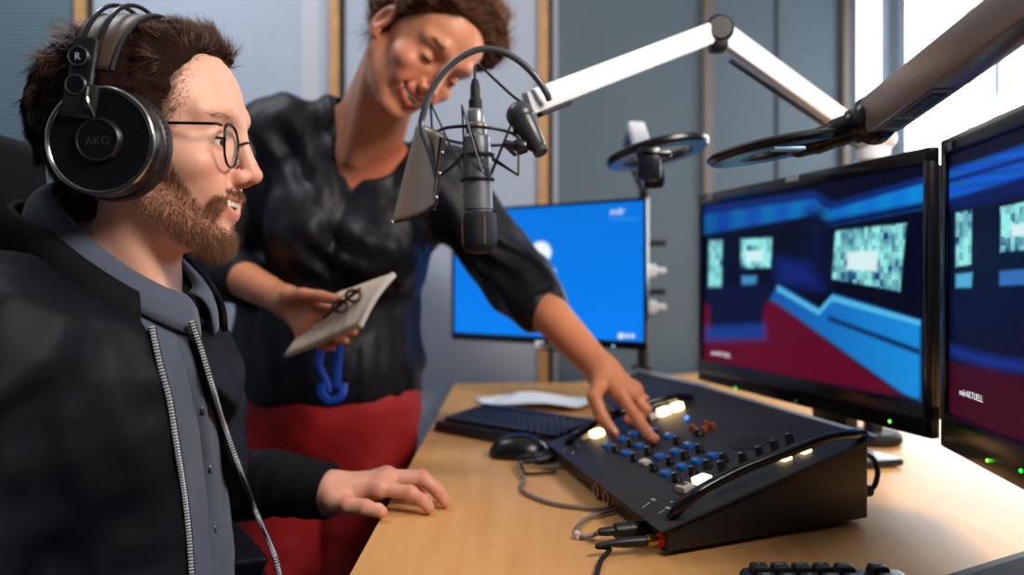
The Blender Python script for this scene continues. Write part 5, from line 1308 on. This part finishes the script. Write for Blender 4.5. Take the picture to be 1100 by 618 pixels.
def wom_arm(p):
    f = np.minimum(cap(p, wRs, we_R, 0.045, 0.037), cap(p, wLs, we_L, 0.045, 0.037))
    f = smin(f, wtrunk(p, -0.03), 0.02)
    for s in (-1, 1): f = smin(f, chain(p, [(-0.365+s*0.09,1.55,0.82),(-0.365+s*0.095,1.54,0.45),(-0.365+s*0.10,1.57,0.06)], [0.085,0.055,0.04], 0.02), 0.02)
    return f
v4, F4 = mesh_sdf(wom_arm, (-0.64,1.36,0.04), (0.06,1.70,1.36), 0.009)
Vw, Fw, Cw = join([(v, F_, c), (v2, F2, handcol(v2, r_f+[r_t])), (v3, F3, handcol(v3, l_f+[l_t])), (v4, F4, np.tile(A(rgb(210,140,104)), (len(v4), 1)))])
mesh_obj('body', Vw, Fw, skin_mat('woman_skin', 0.42), wom, 180, Cw)
nb = nails(wom, [(tuple(Vector(_tip)+Vector((0.0045,-0.002,0.0045))),(0.5,-0.45,-0.7),(0.7,-0.2,0.75)), ((0.1520,1.1725,0.8060),(0.6,-0.3,-0.75),(0.3,-0.9,0.5)), ((-0.268,1.241,1.0035),(0.95,-0.2,-0.15),(0.1,-0.7,0.8))], None)
nb.build('fingernails', mat('nail_w', rgb(214,160,138), 0.3), wom, 60)
eyes(wom, lambda c_: Vector(wW(c_[None])[0]), WF*0.95-WU*0.35)
teeth(wom, lambda c_: wW(c_[None])[0], -0.0450, 0.028, 0.0100, 0.0852)
lashes(wom, lambda c_: Vector(wW(c_[None])[0]), -0.14, rgb(40,26,20), 0.0010)
brows(wom, wom_head, wL, wW, Vw[:nvh], rgb(96,60,42), 420, 19, 0.0400)

# blouse with a deep V neck, rolled sleeves
m_bl = mat('blouse_satin', rgb(12,14,25), 0.52, spec=0.32, bump=(60, 0.25, 0.004))
def wfold(p, a): return a*(noise(p*A((1,1,0.5)), 14)*0.7+noise(p*A((1,1,0.7)), 30)*0.4)
def f_bl(p):
    f = wtrunk(p, 0.004)
    f = smin(f, chain(p, [wRs, we_R, (-0.512,1.455,1.040)], [0.062,0.058,0.050], 0.02), 0.035)
    f = smin(f, chain(p, [wLs, we_L, (0.048,1.412,0.985)], [0.064,0.060,0.047], 0.02), 0.035)
    f = f+wfold(p, 0.008)+0.0055*np.sin(p[:, 2]*48+p[:, 0]*70+6*noise(p, 7))*sst(noise(p+5.0, 6), -0.3, 0.3)-0.006*np.abs(noise(p*A((1,1,0.45)), 30))
    f = smax(f, 0.802-p[:, 2]+0.004*np.sin(p[:, 0]*60), 0.004)
    vp = np.stack([p[:, 0], p[:, 2]], 1)
    d = sdpoly(vp[:, 0], vp[:, 1], [(-0.345,1.430),(-0.337,1.372),(-0.314,1.284),(-0.288,1.188),(-0.236,1.242),(-0.183,1.297),(-0.180,1.430)])
    cut = np.maximum(d, p[:, 1]-1.52)
    f = smax(f, -cut, 0.006)
    nk = cap(p, (-0.285,1.49,1.20), (-0.22,1.41,1.36), 0.064)
    return smax(f, -nk, 0.006)
v, F_ = mesh_sdf(f_bl, (-0.66,1.36,0.78), (0.13,1.70,1.41), 0.0045)
bl = mesh_obj('blouse', v, F_, m_bl, wom, 180)
for a, b, r in (((-0.520,1.463,1.042), (-0.500,1.443,1.035), 0.051), ((0.040,1.424,0.993), (0.058,1.398,0.974), 0.048)):
    MB().tube([Vector(a), Vector(a).lerp(Vector(b), 0.5), Vector(b)], [r*0.96, r*1.06, r*0.98], 28, sm=4).build('sleeve_cuff', m_bl, bl, 60)
# trousers, shoes
def f_tr(p):
    f = ell(p, (-0.365,1.55,0.80), (0.176,0.122,0.16))
    for s in (-1, 1): f = smin(f, chain(p, [(-0.365+s*0.085,1.55,0.78),(-0.365+s*0.080,1.54,0.45),(-0.365+s*0.090,1.57,0.07)], [0.100,0.084,0.056], 0.02), 0.02)
    return smax(f+folds(p, 0.006), p[:, 2]-0.86, 0.005)
v, F_ = mesh_sdf(f_tr, (-0.60,1.38,0.0), (-0.15,1.72,0.90), 0.008); mesh_obj('trousers', v, F_, mat('red_trousers', rgb(158,12,18), 0.7, bump=(500, 0.2, 0.0008)), wom, 180)
for s in (-1, 1):
    v, F_ = mesh_sdf(lambda p: shoe(p, -0.365+s*0.10, 1.57, -1.5), (-0.56,1.32,0), (-0.17,1.68,0.18), 0.006); mesh_obj('shoe', v, F_, m_blackmat, wom, 180)
# hair
def w_cap(p):
    q = wL(p)
    t = 0.012+0.022*sst(q[:, 2], 0.03, 0.11)+0.012*sst(-q[:, 0], 0.0, 0.08)
    f = head_core(q)-t
    f = smin(f, ell(q, (0.050,0.0,0.108), (0.030,0.060,0.028)), 0.02)
    f = smin(f, ell(q, (-0.085,0.0,0.12), (0.055,0.055,0.045)), 0.02)
    f = f+0.006*noise(q*A((0.6,1,1)), 42)+0.004*noise(q, 90)
    hl = q[:, 0]-whl(q[:, 2])-0.012*sst(q[:, 2], 0.08, 0.11)+0.005*noise(q, 60)
    f = smax(f, hl, 0.010)
    f = smax(f, -(q[:, 2]+0.030+0.35*(q[:, 0]+0.02)), 0.012)
    m = both(q); earhole = ell(m, (-0.006,0.090,0.000), (0.026,0.030,0.034))
    return smax(f, -earhole, 0.006)
v, F_ = mesh_sdf(w_cap, WC-A((0.22,0.22,0.20)), WC+A((0.24,0.22,0.24)), 0.0035)
hair2 = mesh_obj('hair', v, F_, MATS['hair_base'], wom, 180, np.tile(A(rgb(70,44,30)), (len(v), 1)))
ps = sample(v, 12000, None, 12); ps, g = on_surface(w_cap, ps, -0.001); q = wL(ps)
comb = A((-0.9,0,0.15))+q*A((0,1.5,0)); comb = np.where((q[:, 2] > 0.06)[:, None], A((-0.6,0.3,0.3)), comb)
cw = comb @ WR.T; dr_ = cw-g*(cw*g).sum(1)[:, None]*0.8+g*0.08+rs_.randn(len(ps), 3)*0.16
ln = 0.030*(0.5+0.8*rs_.rand(len(ps)))
hv, hf = strands(ps, dr_, ln, 5, 0.00042, bend=cw*0.3-g*0.08, curl=0.22, seed=14, wav=60)
tone = rs_.rand(len(ps))[:, None]**1.2; hcol = A(rgb(72,46,32))*(1-tone)+A(rgb(168,122,86))*tone
mesh_obj('hair_strands', hv, hf, m_hair, hair2, 180, np.repeat(hcol, 18, 0))
# fine wisps at the nape
n_ = 160; q0 = np.stack([-0.055+rs_.rand(n_)*0.03, -0.055+rs_.rand(n_)*0.03, -0.035+rs_.rand(n_)*0.03], 1); ps = wW(q0)
hv, hf = strands(ps, np.tile(-WL*0.6-WU*0.5-WF*0.2, (n_, 1))+rs_.randn(n_, 3)*0.25, 0.045*(0.5+rs_.rand(n_)), 5, 0.0004, bend=A((0.3,0,-0.6)), curl=0.4, seed=15)
mesh_obj('hair_wisps', hv, hf, m_hair, hair2, 180, np.tile(A(rgb(92,62,44)), (len(hv), 1)))

# folded note pad, dark folded glasses and blue lanyard in her right hand
nbk = [P(303,381,1.270), P(388,351,1.205), P(424,295,1.225), P(362,312,1.300)]
nn = (nbk[1]-nbk[0]).cross(nbk[3]-nbk[0]).normalized()
if nn.z < 0: nn = -nn
V = []; nu, nv_ = 14, 10
for j in range(nv_):
    t = j/(nv_-1)
    for i in range(nu):
        s = i/(nu-1); p = nbk[0].lerp(nbk[1], s).lerp(nbk[3].lerp(nbk[2], s), t); V.append(p+nn*(0.006*math.sin(math.pi*t)-0.004*math.cos(3*s)))
F = [(j*nu+i, j*nu+i+1, (j+1)*nu+i+1, (j+1)*nu+i) for j in range(nv_-1) for i in range(nu-1)]
note = thing('note_pad', 'folded pale paper pad held by the woman at waist height', 'note pad', tuple(nbk[0]))
o = mesh_obj('cover_sheet', V, F, mat('pad_paper', rgb(226,206,184), 0.75), note, 60); md = o.modifiers.new('thickness', 'SOLIDIFY'); md.thickness = 0.0022
V2 = [Vector(p)-nn*(0.0045+0.0015*(k % nu)/nu) for k, p in enumerate(V)]
o = mesh_obj('under_sheet', [tuple(p) for p in V2], F, mat('pad_paper_white', rgb(236,232,228), 0.7), note, 60); md = o.modifiers.new('thickness', 'SOLIDIFY'); md.thickness = 0.0022
MB().tube([Vector(V[j*nu+nu-1])-nn*0.0022 for j in range(nv_)], 0.0042, 8).build('folded_edge', mat('pad_paper_white', rgb(236,232,228), 0.7), note)
gls = thing('folded_glasses', 'dark folded glasses pinched between the thumb of the woman and the paper pad', 'glasses', tuple(P(365,328,1.235)))
m_tort = mat('dark_frame', rgb(40,26,22), 0.25)
d0, d1 = P(347,342,1.236), P(386,311,1.232); dd = (d1-d0); sd = Vector((0.5,0.0,0.6)).normalized()
MB().tube([d0, d0+dd*0.5+sd*0.002, d1], 0.0030, 8, sm=5).build('temple', m_tort, gls)
MB().tube([d0+sd*0.006, d0+dd*0.5+sd*0.007, d1+sd*0.004-dd*0.1], 0.0020, 8, sm=5).build('temple', m_tort, gls)
for t in (0.42, 0.78): MB().torus(d0+dd*t+Vector((0.004,-0.006,0.0)), (0.2,-1,0.35), 0.011, 0.0026, 24, 8, ry=0.009).build('lens_rim', m_tort, gls)
MB().ball(d1, 0.004, 10).build('temple_tip', mat('amber_tip', rgb(170,84,40), 0.35), gls)
lan = thing('lanyard', 'bright blue ribbon lanyard hanging below the paper pad in front of the dark blouse', 'lanyard', tuple(P(358,395,1.37)))
def ribbon(pts, w, name, m, parent):
    pts = spline(pts, 8); V = []
    for i, p in enumerate(pts):
        s = math.sin(i*0.25)*0.25; d = Vector((math.cos(s), -math.sin(s), 0.0)); V += [p-d*w/2, p+d*w/2]
    F = [(2*i, 2*i+1, 2*i+3, 2*i+2) for i in range(len(pts)-1)]
    o = mesh_obj(name, V, F, m, parent, 60); md = o.modifiers.new('thickness', 'SOLIDIFY'); md.thickness = 0.0012
m_lan = mat('lanyard_blue', rgb(20,66,170), 0.45)
ribbon([P(366,345,1.32), P(364,370,1.33), P(362,395,1.34), P(360,420,1.35)], 0.018, 'strap', m_lan, lan)
ribbon([P(350,350,1.32), P(345,375,1.33), P(342,392,1.33), P(349,408,1.335), P(352,422,1.335)], 0.016, 'strap', m_lan, lan)
MB().tube([P(345,412,1.33), P(346,424,1.33), P(356,431,1.33), P(367,425,1.33), P(369,412,1.335)], 0.0045, 8, sm=6, sq=1.6).build('loop', m_lan, lan)
